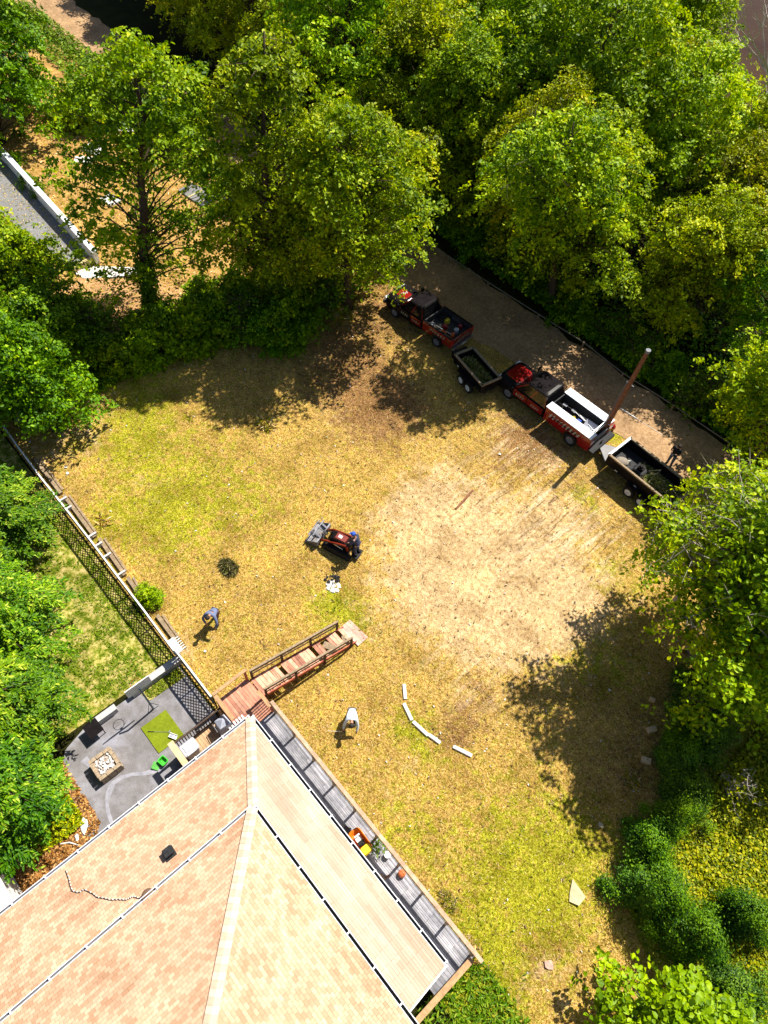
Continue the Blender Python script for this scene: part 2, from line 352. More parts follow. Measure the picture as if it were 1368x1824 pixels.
def field():
    xs = np.arange(FX0, FX1+.01, FS); ys = np.arange(FY0, FY1+.01, FS)
    X, Y = np.meshgrid(xs, ys); Z = .012+.004*np.sin(X*1.3+1)*np.cos(Y*1.1)+.003*np.sin(X*3.1)*np.sin(Y*2.7)
    n = len(xs); vs = np.stack([X.ravel(), Y.ravel(), np.maximum(Z.ravel(), .008)], 1)
    fs = [(j*n+i, j*n+i+1, (j+1)*n+i+1, (j+1)*n+i) for j in range(len(ys)-1) for i in range(n-1)]
    me = bpy.data.meshes.new('field'); me.from_pydata(vs.tolist(), [], fs)
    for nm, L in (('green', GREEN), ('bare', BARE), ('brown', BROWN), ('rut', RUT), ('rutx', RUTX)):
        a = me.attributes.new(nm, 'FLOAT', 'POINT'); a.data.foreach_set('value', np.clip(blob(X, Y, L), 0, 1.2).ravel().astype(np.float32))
    me.materials.append(field_material()); me.polygons.foreach_set('use_smooth', [True]*len(fs))
    o = bpy.data.objects.new('field', me); COL.objects.link(o); tag(o, kind='structure')
field()
sheet('dirt_road', wob([(-110, 25.6), (-75, 25.2), (-55, 25.3), (-38, 25.9), (-30, 25.7), (-24, 26.4), (-16, 27.3), (-9, 27.8), (2, 28.2), (20, 28.5), (20, 32.2), (-10, 31.8), (-25, 31.2), (-40, 30.6), (-55, 29.6), (-75, 29.2), (-110, 29)], .22, .8, 3), .034, ROADM)
sheet('lawn', [(-31, -14), (-13.7, -14), (-13.7, 2.1), (-31, 2.1)], .03, LAWN)
sheet('neighbour_yard', wob([(-72, 3), (-31.6, 3.5), (-31.2, 24.6), (-72, 24)], .4, 1.2, 4), .022, YARD)
sheet('bare_soil', wob([(-38.6, 9), (-32, 9.5), (-31.8, 14.5), (-34, 15.5), (-38, 13)], .4, .8, 5), .034, ORANGE)
sheet('meadow', wob([(6.2, 9), (26, 9), (26, 20), (3.8, 20)], .4, 1.0, 6), .028, MEADOW)
sheet('river', wob([(-200, 66), (-30, 62), (-22, 57), (-16, 52), (60, 46), (200, 40), (260, 300), (-260, 300)], 1.2, 5, 8), .05, WATER)
patio_poly = [(-13.45, -1.1), (-13.45, 2.1), (-8.3, 2.1), (-8.3, -5.6), (-9.2, -5.2), (-10.3, -4.3), (-11.2, -4.1), (-12.2, -4.1), (-13.2, -3.3), (-13.5, -2.3)]
sheet('patio', patio_poly, .045, PATIO)
def ribbon(name, pts, wd, z, m, seed):
    r = random.Random(seed); L = []; Rr = []
    P_ = [G(*p) for p in pts]
    for i, p in enumerate(P_):
        d = (P_[min(i+1, len(P_)-1)]-P_[max(i-1, 0)]).normalized(); n = Vector((-d.y, d.x, 0)); a = wd*r.uniform(.7, 1.3)
        L.append(p+n*a); Rr.append(p-n*a*r.uniform(.7, 1.2))
    q = M(); k = len(L); q.add([(p.x, p.y, z) for p in L+Rr], [(i, i+1, k+i+1, k+i) for i in range(k-1)])
    return tag(q.done(name, m), kind='structure')
STAINM = mat('dusty_concrete', (.27, .265, .31), .9, .3, 3)
ribbon('patio_dust_trail', [(200, 1466), (194, 1448), (191, 1430), (194, 1412), (202, 1396), (216, 1386), (236, 1380), (258, 1378), (280, 1372), (300, 1366)], .09, .049, STAINM, 4)
ribbon('patio_dust_trail', [(150, 1352), (160, 1362), (168, 1372)], .12, .049, STAINM, 6)
sheet('leaf_bed', wob([(-12.5, -4.0), (-11.2, -3.8), (-9.5, -4.6), (-7.6, -5.2), (-7.2, -9), (-13, -9)], .25, .6, 9), .036, LITTER)
sheet('side_path', [(-8.9, -5.4), (-7.4, -5.2), (-7.4, -14), (-8.9, -14)], .048, PATIO)

# ------------------------------------------------------------------ foliage
L_BRIGHT = leafmat('spring_leaves', [(0, (.05, .12, .002)), (.3, (.16, .28, .003)), (.65, (.33, .46, .004)), (1, (.60, .64, .02))], .38, .012)
L_YEL = leafmat('yellow_green_leaves', [(0, (.08, .13, .002)), (.35, (.24, .31, .003)), (.7, (.43, .47, .005)), (1, (.70, .64, .05))], .36, .012)
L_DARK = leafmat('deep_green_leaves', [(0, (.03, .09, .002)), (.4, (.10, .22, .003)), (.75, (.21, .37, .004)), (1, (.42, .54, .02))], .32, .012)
L_SPARSE = leafmat('olive_leaves', [(0, (.08, .11, .01)), (.5, (.22, .28, .012)), (.85, (.38, .42, .03)), (1, (.58, .56, .16))], .28, .012)
L_FROND = leafmat('frond_leaves', [(0, (.012, .05, .003)), (.4, (.05, .14, .004)), (.75, (.13, .25, .006)), (1, (.38, .46, .06))], .22, .01)
L_LIME = leafmat('lime_leaves', [(0, (.10, .20, .004)), (.5, (.26, .42, .008)), (1, (.45, .58, .03))], .35, .01)
L_HEDGE = leafmat('evergreen_scales', [(0, (.010, .04, .003)), (.5, (.04, .105, .004)), (1, (.16, .28, .010))], .15, .01)
L_GRASS = leafmat('blades', [(0, (.05, .10, .005)), (.5, (.14, .22, .01)), (1, (.3, .34, .04))], .3)

def leaves(rng, P, N, size, ratio=.55, jitter=.35, D=None, fold=.25):
    """P centres (n,3), N leaf normals -> verts (n*6,3); two folded quads a leaf"""
    n = len(P)
    N = N/np.linalg.norm(N, axis=1, keepdims=True)
    if D is None: D = rng.normal(size=(n, 3))
    D = D-(D*N).sum(1, keepdims=True)*N; D /= np.linalg.norm(D, axis=1, keepdims=True)+1e-9
    B = np.cross(N, D)
    s = (size*(1+jitter*rng.uniform(-1, 1, n)))[:, None]; wd = s*ratio*.5
    b = P-D*s*.5; t = P+D*s*.5-N*s*.08
    l1 = P-D*s*.18+B*wd+N*fold*wd; l2 = P+D*s*.2+B*wd*.8+N*fold*wd
    r1 = P-D*s*.18-B*wd+N*fold*wd; r2 = P+D*s*.2-B*wd*.8+N*fold*wd
    V = np.stack([b, l1, l2, t, r2, r1], 1).reshape(-1, 3)
    return V
def leafmesh(name, V, lv, m):
    n = len(V)//6; me = bpy.data.meshes.new(name)
    me.vertices.add(len(V)); me.vertices.foreach_set('co', V.astype(np.float32).ravel())
    base = (np.arange(n)*6)[:, None]
    L = np.concatenate([base+np.array([[0, 3, 2, 1]]), base+np.array([[0, 5, 4, 3]])], 1).ravel().astype(np.int32)
    me.loops.add(len(L)); me.loops.foreach_set('vertex_index', L)
    me.polygons.add(2*n); me.polygons.foreach_set('loop_start', np.arange(2*n, dtype=np.int32)*4)
    me.polygons.foreach_set('loop_total', np.full(2*n, 4, dtype=np.int32))
    a = me.attributes.new('lv', 'FLOAT', 'FACE'); a.data.foreach_set('value', np.repeat(np.clip(lv, 0, 1), 2).astype(np.float32))
    me.materials.append(m); me.update(calc_edges=True); me.validate(); return me
def mobj(name, me, parent=None):
    o = bpy.data.objects.new(name, me); COL.objects.link(o)
    if parent is not None: o.parent = parent
    return o

def crown_points(rng, H, R, zb, ncl, prof):
    cs = []; ph = rng.uniform(0, 6.28, 4)
    for i in range(ncl*4):
        if len(cs) >= ncl: break
        t = rng.uniform(0, 1)**.8; a = rng.uniform(0, 6.283)
        rad_ = R*prof(t)*(1+.22*math.sin(2*a+ph[0])+.22*math.sin(3*a+ph[1]+5*t)+.14*math.sin(5*a+ph[2]))
        q = math.sqrt(rng.uniform(.12, 1)); z = zb+(H-zb)*t
        p = np.array([rad_*q*math.cos(a), rad_*q*math.sin(a), z-.12*(H-zb)*q*q])
        if all(np.linalg.norm((p-c)*[1, 1, 1.6]) > R*.13 for c in cs): cs.append(p)
    return cs
def dome(t): return math.sin(math.pi*min(1, .12+.86*t)**.8)**.7 if t < .97 else .25
def cone(t): return (1-t)**.75*.95+.08
def tallp(t): return (math.sin(math.pi*(.1+.85*t)))**.55
def make_tree(seed, H, R, zb, ncl, nl, ls, cr, lm, bark=BARK, prof=dome, flat=.5, tr=.22, lean=(0, 0), limb=.07, twigs=0, ratio=.6, droop=.25, upb=.75, vine=False):
    rng = np.random.default_rng(seed); rn = random.Random(seed)
    cs = crown_points(rng, H*.96, R, zb, ncl, prof)
    lean = np.array([lean[0], lean[1], 0.])
    wob_ = rng.uniform(-.25, .25, (8, 2))
    def axis(z):
        k = z/H*7; i = int(min(6, max(0, k))); f = k-i
        o = wob_[i]*(1-f)+wob_[min(7, i+1)]*f
        return np.array([o[0]*min(1, z/3), o[1]*min(1, z/3), z])+lean*(z/H)**1.2
    q = M(); zt = H*.93; nn = 9
    q.tube([axis(zt*i/nn) for i in range(nn+1)], [tr*(1.5 if i == 0 else 1)*(1-.93*i/nn)+.012 for i in range(nn+1)], 8)
    P = []; N = []; LV = []
    cs = [c+lean*(c[2]/H)**1.2 for c in cs]
    for c in cs:
        d = np.linalg.norm(c[:2]-axis(c[2])[:2]); z0 = max(zb*.6, c[2]-.55*d-.3); a = axis(min(z0, zt*.95))
        mid = (a+c)/2+np.array([rn.uniform(-.25, .25), rn.uniform(-.25, .25), .12*d]); r0 = limb*(.5+.6*d/R)*(1-.5*z0/H)
        q.tube([a, (a+mid)/2+[0, 0, .04*d], mid, (mid+c)/2, c], [r0, r0*.8, r0*.6, r0*.4, r0*.15], 4, caps=False)
        k = cr*rn.uniform(.75, 1.3)
        for _ in range(twigs):
            e = c+rng.normal(size=3)*k*[.8, .8, .5]; m_ = (c+e)/2+rng.normal(size=3)*.08
            q.tube([c, m_, e], [.025, .017, .007], 3, caps=False)
            for __ in range(2):
                e2 = m_+rng.normal(size=3)*k*.45; q.tube([m_, e2], [.012, .005], 3, caps=False)
        m = int(nl*rn.uniform(.7, 1.3)*(k/cr)**2)
        # sub-sprays inside the clump give it an uneven edge
        ns = 10; sub = rng.normal(size=(ns, 3))*k*np.array([.66, .66, flat*.75]); tl = rng.normal(size=(ns, 3))*.45
        idx = rng.integers(0, ns, m)
        off = sub[idx]+rng.normal(size=(m, 3))*k*np.array([.22, .22, .18*flat])
        rr_ = np.linalg.norm(off[:, :2], axis=1); off[:, 2] -= droop*rr_*rr_/k
        P.append(c+off)
        out = off/np.linalg.norm(off+1e-6, axis=1, keepdims=True)
        N.append(np.array([0, 0, upb])+out*.35+tl[idx]+rng.normal(size=(m, 3))*.42)
        LV.append(np.clip(rn.uniform(.2, .7)+rng.normal(size=m)*.2, 0, 1))
    if vine:
        m = 1500; zz = rng.uniform(0, zb*1.15, m); an = rng.uniform(0, 6.283, m); ax = np.array([axis(z) for z in zz])
        rr_ = tr+rng.uniform(.0, .28, m); P.append(ax+np.stack([rr_*np.cos(an), rr_*np.sin(an), 0*an], 1))
        N.append(np.stack([np.cos(an), np.sin(an), .6+0*an], 1)+rng.normal(size=(m, 3))*.3); LV.append(rng.uniform(0, .6, m))
    P = np.concatenate(P); N = np.concatenate(N); LV = np.concatenate(LV)
    cm = leafmesh('crown', leaves(rng, P, N, ls, ratio), LV, lm)
    me = bpy.data.meshes.new('trunk'); me.from_pydata(q.v, [], q.f); me.materials.append(bark)
    me.polygons.foreach_set('use_smooth', [True]*len(q.f)); me.update()
    return me, cm
def plant_tree(meshes, loc, label, rz=0, sc=1.0, name='broadleaf_tree', cat='tree', group=None, parts=('trunk', 'crown')):
    t = thing(name, label, cat, loc, rz, group); t.scale = (sc, sc, sc) if not hasattr(sc, '__len__') else sc
    for n_, me in zip(parts, meshes): mobj(n_, me, t)
    return t
def make_frond_tree(seed, H, R, zb, nb, ls, lm):
    """feathery tree: arching boughs that carry rows of narrow hanging leaflets"""
    rng = np.random.default_rng(seed); rn = random.Random(seed); q = M()
    q.tube([(0, 0, 0), (.1, 0, H*.3), (-.05, .1, H*.6), (0, 0, H*.97)], [.24, .19, .11, .02], 8)
    P = []; N = []; D = []; LV = []
    for i in range(nb):
        t = (i+.5)/nb; z0 = zb*.7+(H*.95-zb*.7)*t; a = rn.uniform(0, 6.283); L = R*rn.uniform(.7, 1.12)*min(1, (1.12-t)**.6+.08)*min(1, .55+2*t)
        dx = np.array([math.cos(a), math.sin(a), 0]); sd_ = np.array([-dx[1], dx[0], 0])
        pts = [np.array([0, 0, z0])+dx*L*s+np.array([0, 0, L*(.38*s-.52*s*s)])+sd_*.12*L*math.sin(3*s+i) for s in np.linspace(0, 1, 6)]
        q.tube(pts, [.05, .04, .03, .022, .014, .006], 4, caps=False)
        base = rn.uniform(.2, .65)
        for s in np.linspace(.2, 1, int(9*L/R+4)):
            k = s*5; j = min(4, int(k)); p = pts[j]*(1-(k-j))+pts[j+1]*(k-j)
            for sg in (-1, 1):
                bl = L*(.16+.26*(1-s))*rn.uniform(.7, 1.2)+.25; bd = dx*rn.uniform(.5, 1.1)+sd_*sg*rn.uniform(.5, 1); bd /= np.linalg.norm(bd)
                m = int(bl/.028); ss = rng.uniform(.05, 1, m); c = p+bd*(ss*bl)[:, None]+np.stack([0*ss, 0*ss, -.32*bl*ss*ss], 1)
                sgn = rng.choice([-1, 1], m)[:, None]; side = np.cross(bd, [0, 0, 1])
                dd = bd*.75+side*sgn*.75+np.array([0, 0, -.4])+rng.normal(size=(m, 3))*.18
                P.append(c+dd*ls*.45+rng.normal(size=(m, 3))*.035); D.append(dd); N.append(np.array([0, 0, 1.])+bd*.25+rng.normal(size=(m, 3))*.3)
                LV.append(np.clip(base+rng.normal(size=m)*.18+.15*ss, 0, 1))
    P, N, D, LV = map(np.concatenate, (P, N, D, LV))
    cm = leafmesh('crown', leaves(rng, P, N, ls, .36, .3, D, .2), LV, lm)
    me = bpy.data.meshes.new('trunk'); me.from_pydata(q.v, [], q.f); me.materials.append(BARK); me.update()
    return me, cm
def bare_branches(seed, H, spread, r0, m=BARKL, depth=5):
    rn = random.Random(seed); q = M()
    def grow(p, d, L, r, k):
        pts = [p]; dd = d
        for i in range(3):
            dd = (dd+Vector((rn.uniform(-.2, .2), rn.uniform(-.2, .2), rn.uniform(-.08, .14)))).normalized(); pts.append(pts[-1]+dd*L/3)
        q.tube(pts, [r, r*.85, r*.7, r*.55], 5 if k < 2 else 3, caps=False)
        if k >= depth: return
        for i in range(3 if k else 5):
            nd = (dd+Vector((rn.uniform(-1, 1), rn.uniform(-1, 1), rn.uniform(-.3, .5)))*spread).normalized()
            grow(pts[rn.choice((2, 3, 3))], nd, L*rn.uniform(.55, .78), r*.5, k+1)
    grow(Vector((0, 0, 0)), Vector((.05, 0, 1)), H*.42, r0, 0)
    me = bpy.data.meshes.new('bare_limbs'); me.from_pydata(q.v, [], q.f); me.materials.append(m); me.update(); return me

# kinds used in the woods
F = [make_tree(11, 14, 4.3, 3.6, 100, 260, .205, .95, L_BRIGHT, prof=dome),
     make_tree(12, 12.5, 4.0, 3.2, 95, 260, .185, .9, L_YEL, prof=tallp, twigs=1),
     make_tree(13, 15, 4.6, 4.0, 110, 260, .205, .95, L_BRIGHT, prof=tallp),
     make_tree(14, 12.5, 4.2, 3.0, 95, 150, .18, .9, L_SPARSE, bark=BARKL, twigs=3, prof=dome),
     make_tree(15, 12, 4.2, 3.0, 95, 260, .19, .95, L_DARK, prof=dome),
     make_tree(16, 14, 4.4, 3.8, 100, 250, .185, .9, L_YEL, prof=dome, twigs=1)]
KN = ['bright green', 'yellow green', 'tall bright green', 'thin leaved grey twigged', 'dark green', 'yellow tipped']
ORD = ['first', 'second', 'third', 'fourth', 'fifth', 'sixth', 'seventh', 'eighth', 'ninth', 'tenth', 'eleventh', 'twelfth', 'thirteenth', 'fourteenth', 'fifteenth', 'sixteenth', 'seventeenth', 'eighteenth']
rf = random.Random(5)
rows = [(34.3, -84, 5, 5.4), (39.5, -80, 6, 5.6), (45, -86, 4, 6.0), (51, -90, -8, 6.6), (57, -95, -20, 7.2), (63.5, -100, -36, 8.5)]
RN = ['row nearest the road', 'second woodland row behind the road', 'third woodland row behind the road', 'fourth woodland row behind the road', 'fifth woodland row behind the road', 'farthest row by the river']
for ri, (y, xa, xb, st) in enumerate(rows):
    x = xa+rf.uniform(0, 3); k = 0
    while x < xb:
        xx, yy = x+rf.uniform(-1.2, 1.2), y+rf.uniform(-1.3, 1.3)
        c = PX((xx, yy, 9)); x += st*rf.uniform(.85, 1.15)
        if c[0] > 1368+190 or c[0] < -220 or PX((xx, yy, 5))[1] < -160: continue
        if c[0] > 1225 and c[1] < 210: continue
        if ri == 0 and (xx < -64 or -12.5 < xx < -2): yy += 2.4
        i = rf.choice([0, 0, 1, 2, 2, 4, 5, 3] if c[0] > 550 else [0, 1, 1, 5, 5, 2])
        if 640 < c[0] < 800 and c[1] < 260: i = 1
        if 1150 < c[0] < 1350 and 260 < c[1] < 560: i = rf.choice([3, 1, 3])
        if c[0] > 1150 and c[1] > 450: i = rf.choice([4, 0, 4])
        sc = rf.uniform(.86, 1.12)*(.95 if ri == 0 else 1)
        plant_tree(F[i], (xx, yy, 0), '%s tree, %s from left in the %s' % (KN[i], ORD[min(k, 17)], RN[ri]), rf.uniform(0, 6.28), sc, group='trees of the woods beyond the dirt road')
        k += 1
# bank trees by the river, top right corner
t = thing('bare_tree', 'half bare tree with pale dead branches standing against the brown river', 'tree', tuple(G(1345, 330)), 0.3)
mobj('bare_limbs', bare_branches(4, 13, .75, .34, mat('bleached_bark', (.62, .56, .5), .9)), t)
me_c = make_tree(31, 9, 3.6, 2.5, 40, 70, .28, .8, L_BRIGHT)
mobj('crown', me_c[1], t)
t = plant_tree(make_tree(32, 9, 3.4, 2.5, 60, 120, .26, .85, L_BRIGHT), tuple(G(1370, 420)), 'leafy tree at the right edge below the half bare river tree', 1.0)

# big trees round the neighbour's yard and along the hedge
def by_px(base, top):        # base point and the height that reaches the given pixel row
    b = G(*base); h = min(np.arange(2, 22, .1), key=lambda z: abs(PX((b.x, b.y, z))[1]-top[1]))
    tp = G(top[0], top[1], h); return b, float(h), (tp.x-b.x, tp.y-b.y)
b, h, ln = by_px((272, 552), (240, 15))
plant_tree(make_tree(41, h, 3.8, 3.4, 105, 190, .2, .8, L_BRIGHT, prof=tallp, tr=.34, lean=ln, vine=True), tuple(b), 'tall maple with ivy clad trunk standing alone on the straw yard', 0)
b, h, ln = by_px((484, 552), (470, 25))
plant_tree(make_tree(42, h+.5, 2.6, 3.0, 105, 220, .185, .8, L_YEL, prof=tallp, tr=.34, lean=ln, vine=True, twigs=1), tuple(b), 'tall narrow tree with dark ivy covered trunk at the field corner', 0)
b, h, ln = by_px((592, 478), (620, 150))
plant_tree(make_tree(43, h+1, 4.6, 2.6, 130, 240, .185, .85, L_YEL, prof=tallp, tr=.28, lean=(3.2, -1), twigs=1, droop=.5), tuple(b), 'wide drooping tree overhanging the dirt road above the first pickup', 0)
plant_tree(make_tree(44, 14, 3.8, 4.6, 95, 220, .185, .85, L_BRIGHT, prof=tallp, tr=.24, lean=(1.5, -1.5)), (-26.3, 22.6, 0), 'bright leafy tree shading the field beside the front pickup', 0)
# left edge
def crown_at(px, py, zc): return G(px, py, zc)
for (px, py, zc, sd_, R, H, lm, lab) in [(5, 455, 4.6, 51, 2.7, 7, L_BRIGHT, 'rounded bright tree beside the gravel pad at the left edge'),
        (45, 580, 3.6, 52, 2.7, 5.8, L_DARK, 'dense dark maple at the left end of the hedge row'),
        (0, 640, 4.6, 53, 3.0, 7.4, L_DARK, 'dark leafy tree whose thick trunk shows near the fence end')]:
    c = crown_at(px, py, zc)
    plant_tree(make_tree(sd_, H, R, 1.6, 95, 240, .175, .75, lm, tr=.3), (c.x, c.y, 0), lab, 0)
for (px, py, zc, R, H, sd_, lm, lab) in [(-25, 45, 6, 3.8, 10, 61, L_DARK, 'dark tree in the top left corner beside the driveway'), (-60, 95, 6, 4.0, 10, 62, L_DARK, 'dark tree at the left edge above the straw yard'),
        (150, 185, 1.2, 1.8, 2.2, 63, L_BRIGHT, 'low leafy tree behind the straw yard near the white slabs'), (330, 215, 1.0, 1.6, 2.0, 64, L_YEL, 'small yellow green tree on the verge of the driveway')]:
    c = crown_at(px, py, zc)
    plant_tree(make_tree(sd_, H, R, 1.0, 75, 160, .24, .8, lm, tr=.22), (c.x, c.y, 0), lab, 0)
q = M(); a = G(20, 195); q.tube([a, G(38, 175, .8), G(5, 100, 5)], [.3, .26, .2], 8)
tag(q.done('tree_trunk', BARKL), 'bare pale leaning trunk at the left edge above the straw yard', 'tree trunk')
q = M(); a = G(50, 748); q.tube([a-Vector((0, 0, .05)), G(40, 720, .5), G(14, 660, 2.6)], [.75, .5, .36], 10)
tag(q.done('tree_trunk', BARKL, smooth=True), 'thick grey leaning trunk at the end of the lattice fence', 'tree trunk')

# feathery trees over the lawn
for (px, py, zc, R, H, sd_, lab) in [(-75, 890, 4.6, 2.7, 6.6, 71, 'feathery tree at the upper end of the lattice fence'), (-75, 1070, 5.0, 3.1, 7.6, 72, 'middle feathery tree leaning over the patchy lawn'),
        (-45, 1240, 4.4, 2.8, 7.0, 73, 'feathery tree beside the patio and fire pit'), (-25, 1400, 3.6, 2.5, 6.0, 74, 'lowest feathery tree shading the leaf litter by the house')]:
    c = crown_at(px, py, zc)
    plant_tree(make_frond_tree(sd_, H, R, 1.2, 64, .17, L_FROND), (c.x, c.y, 0), lab, 0, name='feathery_tree')

# right side of the field
plant_tree(make_tree(81, 12.0, 4.2, 5.4, 115, 170, .19, .85, L_BRIGHT, bark=BARKL, twigs=3, tr=.28), (1.2, 20.3, 0), 'tall open crowned tree with pale twigs at the right edge of the field', .7)
plant_tree(make_tree(89, 11.5, 3.9, 5.0, 95, 170, .19, .85, L_BRIGHT, tr=.25, twigs=1), (5.0, 24.0, 0), 'tall broadleaf tree just outside the field, half out of the picture', 1.7)
c = G(1315, 950, 7.0)
plant_tree(make_tree(82, 9.2, 1.9, 5.2, 55, 55, .15, .6, L_SPARSE, bark=BARKL, twigs=5, tr=.14), (c.x, c.y, 0), 'thin leaved twiggy tree overhanging the right hand trailer', 0)
plant_tree(make_tree(90, 11, 2.9, 6.3, 70, 160, .19, .8, L_BRIGHT, tr=.24), (1.9, 19.1, 0), 'tall tree standing right of the hedge, mostly beyond the right edge', 2.2)
plant_tree(make_tree(46, 14, 3.4, 7, 85, 210, .19, .85, L_BRIGHT, prof=tallp, tr=.24, lean=(.5, -4.2), twigs=1), (-18.6, 32.9, 0), 'tall tree leaning over the road above the small trailer', 0)
c = G(1410, 930, 8)
plant_tree(make_tree(87, 10.5, 2.8, 5, 70, 150, .19, .8, L_BRIGHT, twigs=2, tr=.2), (c.x, c.y, 0), 'leafy tree behind the twiggy tree at the right edge', 0)
c = G(1445, 690, 7)
plant_tree(make_tree(83, 10, 3.0, 3.6, 80, 210, .19, .8, L_BRIGHT, tr=.2), (c.x, c.y, 0), 'broadleaf tree at the right edge where the road leaves the picture', 0)
c = G(1365, 1180, 4.6)
plant_tree(make_tree(84, 6.4, 2.2, 2.6, 60, 130, .20, .7, L_BRIGHT, tr=.2, twigs=1), (c.x, c.y, 0), 'large leaved tree above the dark hedge at the right edge', 0)
c = G(1700, 1120, 5.5)
plant_tree(make_tree(88, 9.5, 3.4, 3, 90, 170, .2, .9, L_BRIGHT, tr=.2), (c.x, c.y, 0), 'tree beyond the right edge shading the hedge', 0)
q = M(); bb = bare_branches(9, 4, .8, .07, ALU, 3)
t = thing('dead_branch', 'bleached white dead branch sticking out of the tree over the field', 'branch', tuple(G(1290, 985, 6.5)))
o = mobj('bare_limbs', bb, t); o.rotation_euler = (rad(80), 0, rad(115)); o.scale = (.75,)*3
c = G(1215, 1850, 2.6)
plant_tree(make_tree(85, 4.4, 2.3, .8, 75, 85, .20, .6, L_LIME, tr=.12, ratio=.75, flat=.45, upb=1.1), (c.x, c.y, 0), 'lime green shrub with big pointed leaves at the lower right', 0, name='large_shrub', cat='shrub')
c = G(1318, 1400, 1)
plant_tree(make_tree(86, 2.2, .8, .4, 16, 26, .1, .35, L_YEL, bark=BARKL, twigs=2, limb=.03, tr=.1), (c.x, c.y, 0), 'wispy small leaved shrub among the ivy at the right edge', 0, name='large_shrub', cat='shrub')

# clipped evergreens of the right hedge
def make_hedge(seed, H, R):
    rng = np.random.default_rng(seed); P = []; N = []; LV = []
    for i in range(46):
        t = rng.uniform(.05, 1); a = rng.uniform(0, 6.283); rr_ = R*math.sqrt(max(.05, 1-(t*1.02)**2.2))*rng.uniform(.6, 1.12)*(1+.28*math.sin(2*a+seed)+.18*math.sin(3*a+4*t))
        c = np.array([rr_*math.cos(a), rr_*math.sin(a), H*t*.93]); m = 380; k = R*rng.uniform(.2, .36)
        off = rng.normal(size=(m, 3))*k*.6; P.append(c+off); up = np.array([math.cos(a)*.6, math.sin(a)*.6, .9])
        fl = rng.uniform(0, 1, m) < .12; P[-1][fl] += off[fl]*.9+np.array([0, 0, .12])
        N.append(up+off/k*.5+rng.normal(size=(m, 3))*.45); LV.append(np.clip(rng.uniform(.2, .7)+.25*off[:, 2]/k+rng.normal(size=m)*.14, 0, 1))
    P, N, LV = map(np.concatenate, (P, N, LV)); P[:, 2] = np.maximum(P[:, 2], .02)
    cm = leafmesh('foliage', leaves(rng, P, N, .075, .5), LV, L_HEDGE)
    q = M(); q.tube([(0, 0, 0), (0, 0, H*.5), (0, 0, H*.85)], [.09, .06, .02], 6)
    me = bpy.data.meshes.new('stem'); me.from_pydata(q.v, [], q.f); me.materials.append(BARK); me.update(); return me, cm
HG = [make_hedge(91, 2.6, .95), make_hedge(92, 2.2, .9)]
hp = [(1238, 1245, 1.0, 'uppermost dark evergreen of the right hedge under the tree'), (1258, 1300, 1.1, 'broad dark evergreen of the hedge below the uppermost one'), (1240, 1345, 1.0, 'dark evergreen of the hedge level with the bent paper scrap'),
      (1235, 1395, 1.0, 'shaded evergreen just above the first sunlit hedge bush'), (1200, 1455, .9, 'round evergreen bush where the hedge comes out of the shade'), (1180, 1500, 1.0, 'sunlit evergreen bush with a bright flat top in the hedge'),
      (1165, 1560, 1.05, 'sunlit evergreen bush bulging furthest into the field'), (1190, 1610, 1.1, 'sunlit evergreen bush with ivy on its right side'), (1245, 1675, 1.05, 'large dark evergreen above the lime green shrub'), (1320, 1745, 1.0, 'dark evergreen right of the lime green shrub'), (1285, 1230, 1.0, 'dark evergreen hidden deepest under the large leaved tree'),
      (1330, 1640, .9, 'dark evergreen behind the wispy shrub at the right')]
for i, (px, py, s_, lab) in enumerate(hp):
    c = G(px, py, 1.6*s_); plant_tree(HG[i % 2], (c.x+.3*math.sin(i*2.3), c.y+.25*math.cos(i*1.7), 0), lab, i*1.3, (s_*(.95+.2*math.sin(i*3.1)), s_*(.92+.2*math.cos(i*2.2)), s_*(.95+.25*math.sin(i*1.9))), name='evergreen_bush', cat='bush', group='evergreen bushes of the right hedge', parts=('stem', 'foliage'))

# bushes of the hedge row across the top of the field and of the woods' edge
BU = [make_tree(101, 2.4, 1.5, .3, 34, 120, .17, .55, L_DARK, tr=.06, limb=.03), make_tree(102, 2.0, 1.4, .25, 30, 115, .19, .5, L_BRIGHT, tr=.06, limb=.03), make_tree(103, 2.8, 1.6, .4, 36, 60, .15, .6, L_DARK, tr=.06, twigs=4, limb=.03)]
bl = [(150, 560, 'dark bush below the cream wall of the gravel pad'), (100, 650, 'dark bush under the leaning trunk'), (170, 600, 'bush in front of the white path'), (205, 640, 'bright low bush at the left of the hedge row'),
      (240, 590, 'dark bush left of the ivy clad trunk'), (265, 620, 'bright low bush in front of the ivy clad trunk'), (310, 585, 'bush just right of the ivy clad trunk'), (355, 530, 'leafy bush catching the sun beside the straw yard'), (345, 590, 'dark bush below the sunlit leafy one'),
      (390, 570, 'bush halfway along the hedge row'), (420, 530, 'bush beside the reddish shrub'), (440, 575, 'shaded bush left of the corner tree'), (520, 560, 'shaded bush right of the corner tree'), (560, 520, 'bush at the right end of the hedge row'), (590, 530, 'thin bush beside the dry stalks'), (470, 590, 'dark bush at the foot of the corner tree'), (60, 600, 'dark bush at the left edge below the maple'), (110, 730, 'low bush beside the thick grey trunk'), (500, 585, 'dark low bush on the field side of the corner tree')]
for i, (px, py, lab) in enumerate(bl):
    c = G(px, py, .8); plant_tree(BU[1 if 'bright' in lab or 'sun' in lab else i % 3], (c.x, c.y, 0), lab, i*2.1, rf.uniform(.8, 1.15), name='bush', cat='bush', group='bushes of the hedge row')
i = 0; x = -34.0
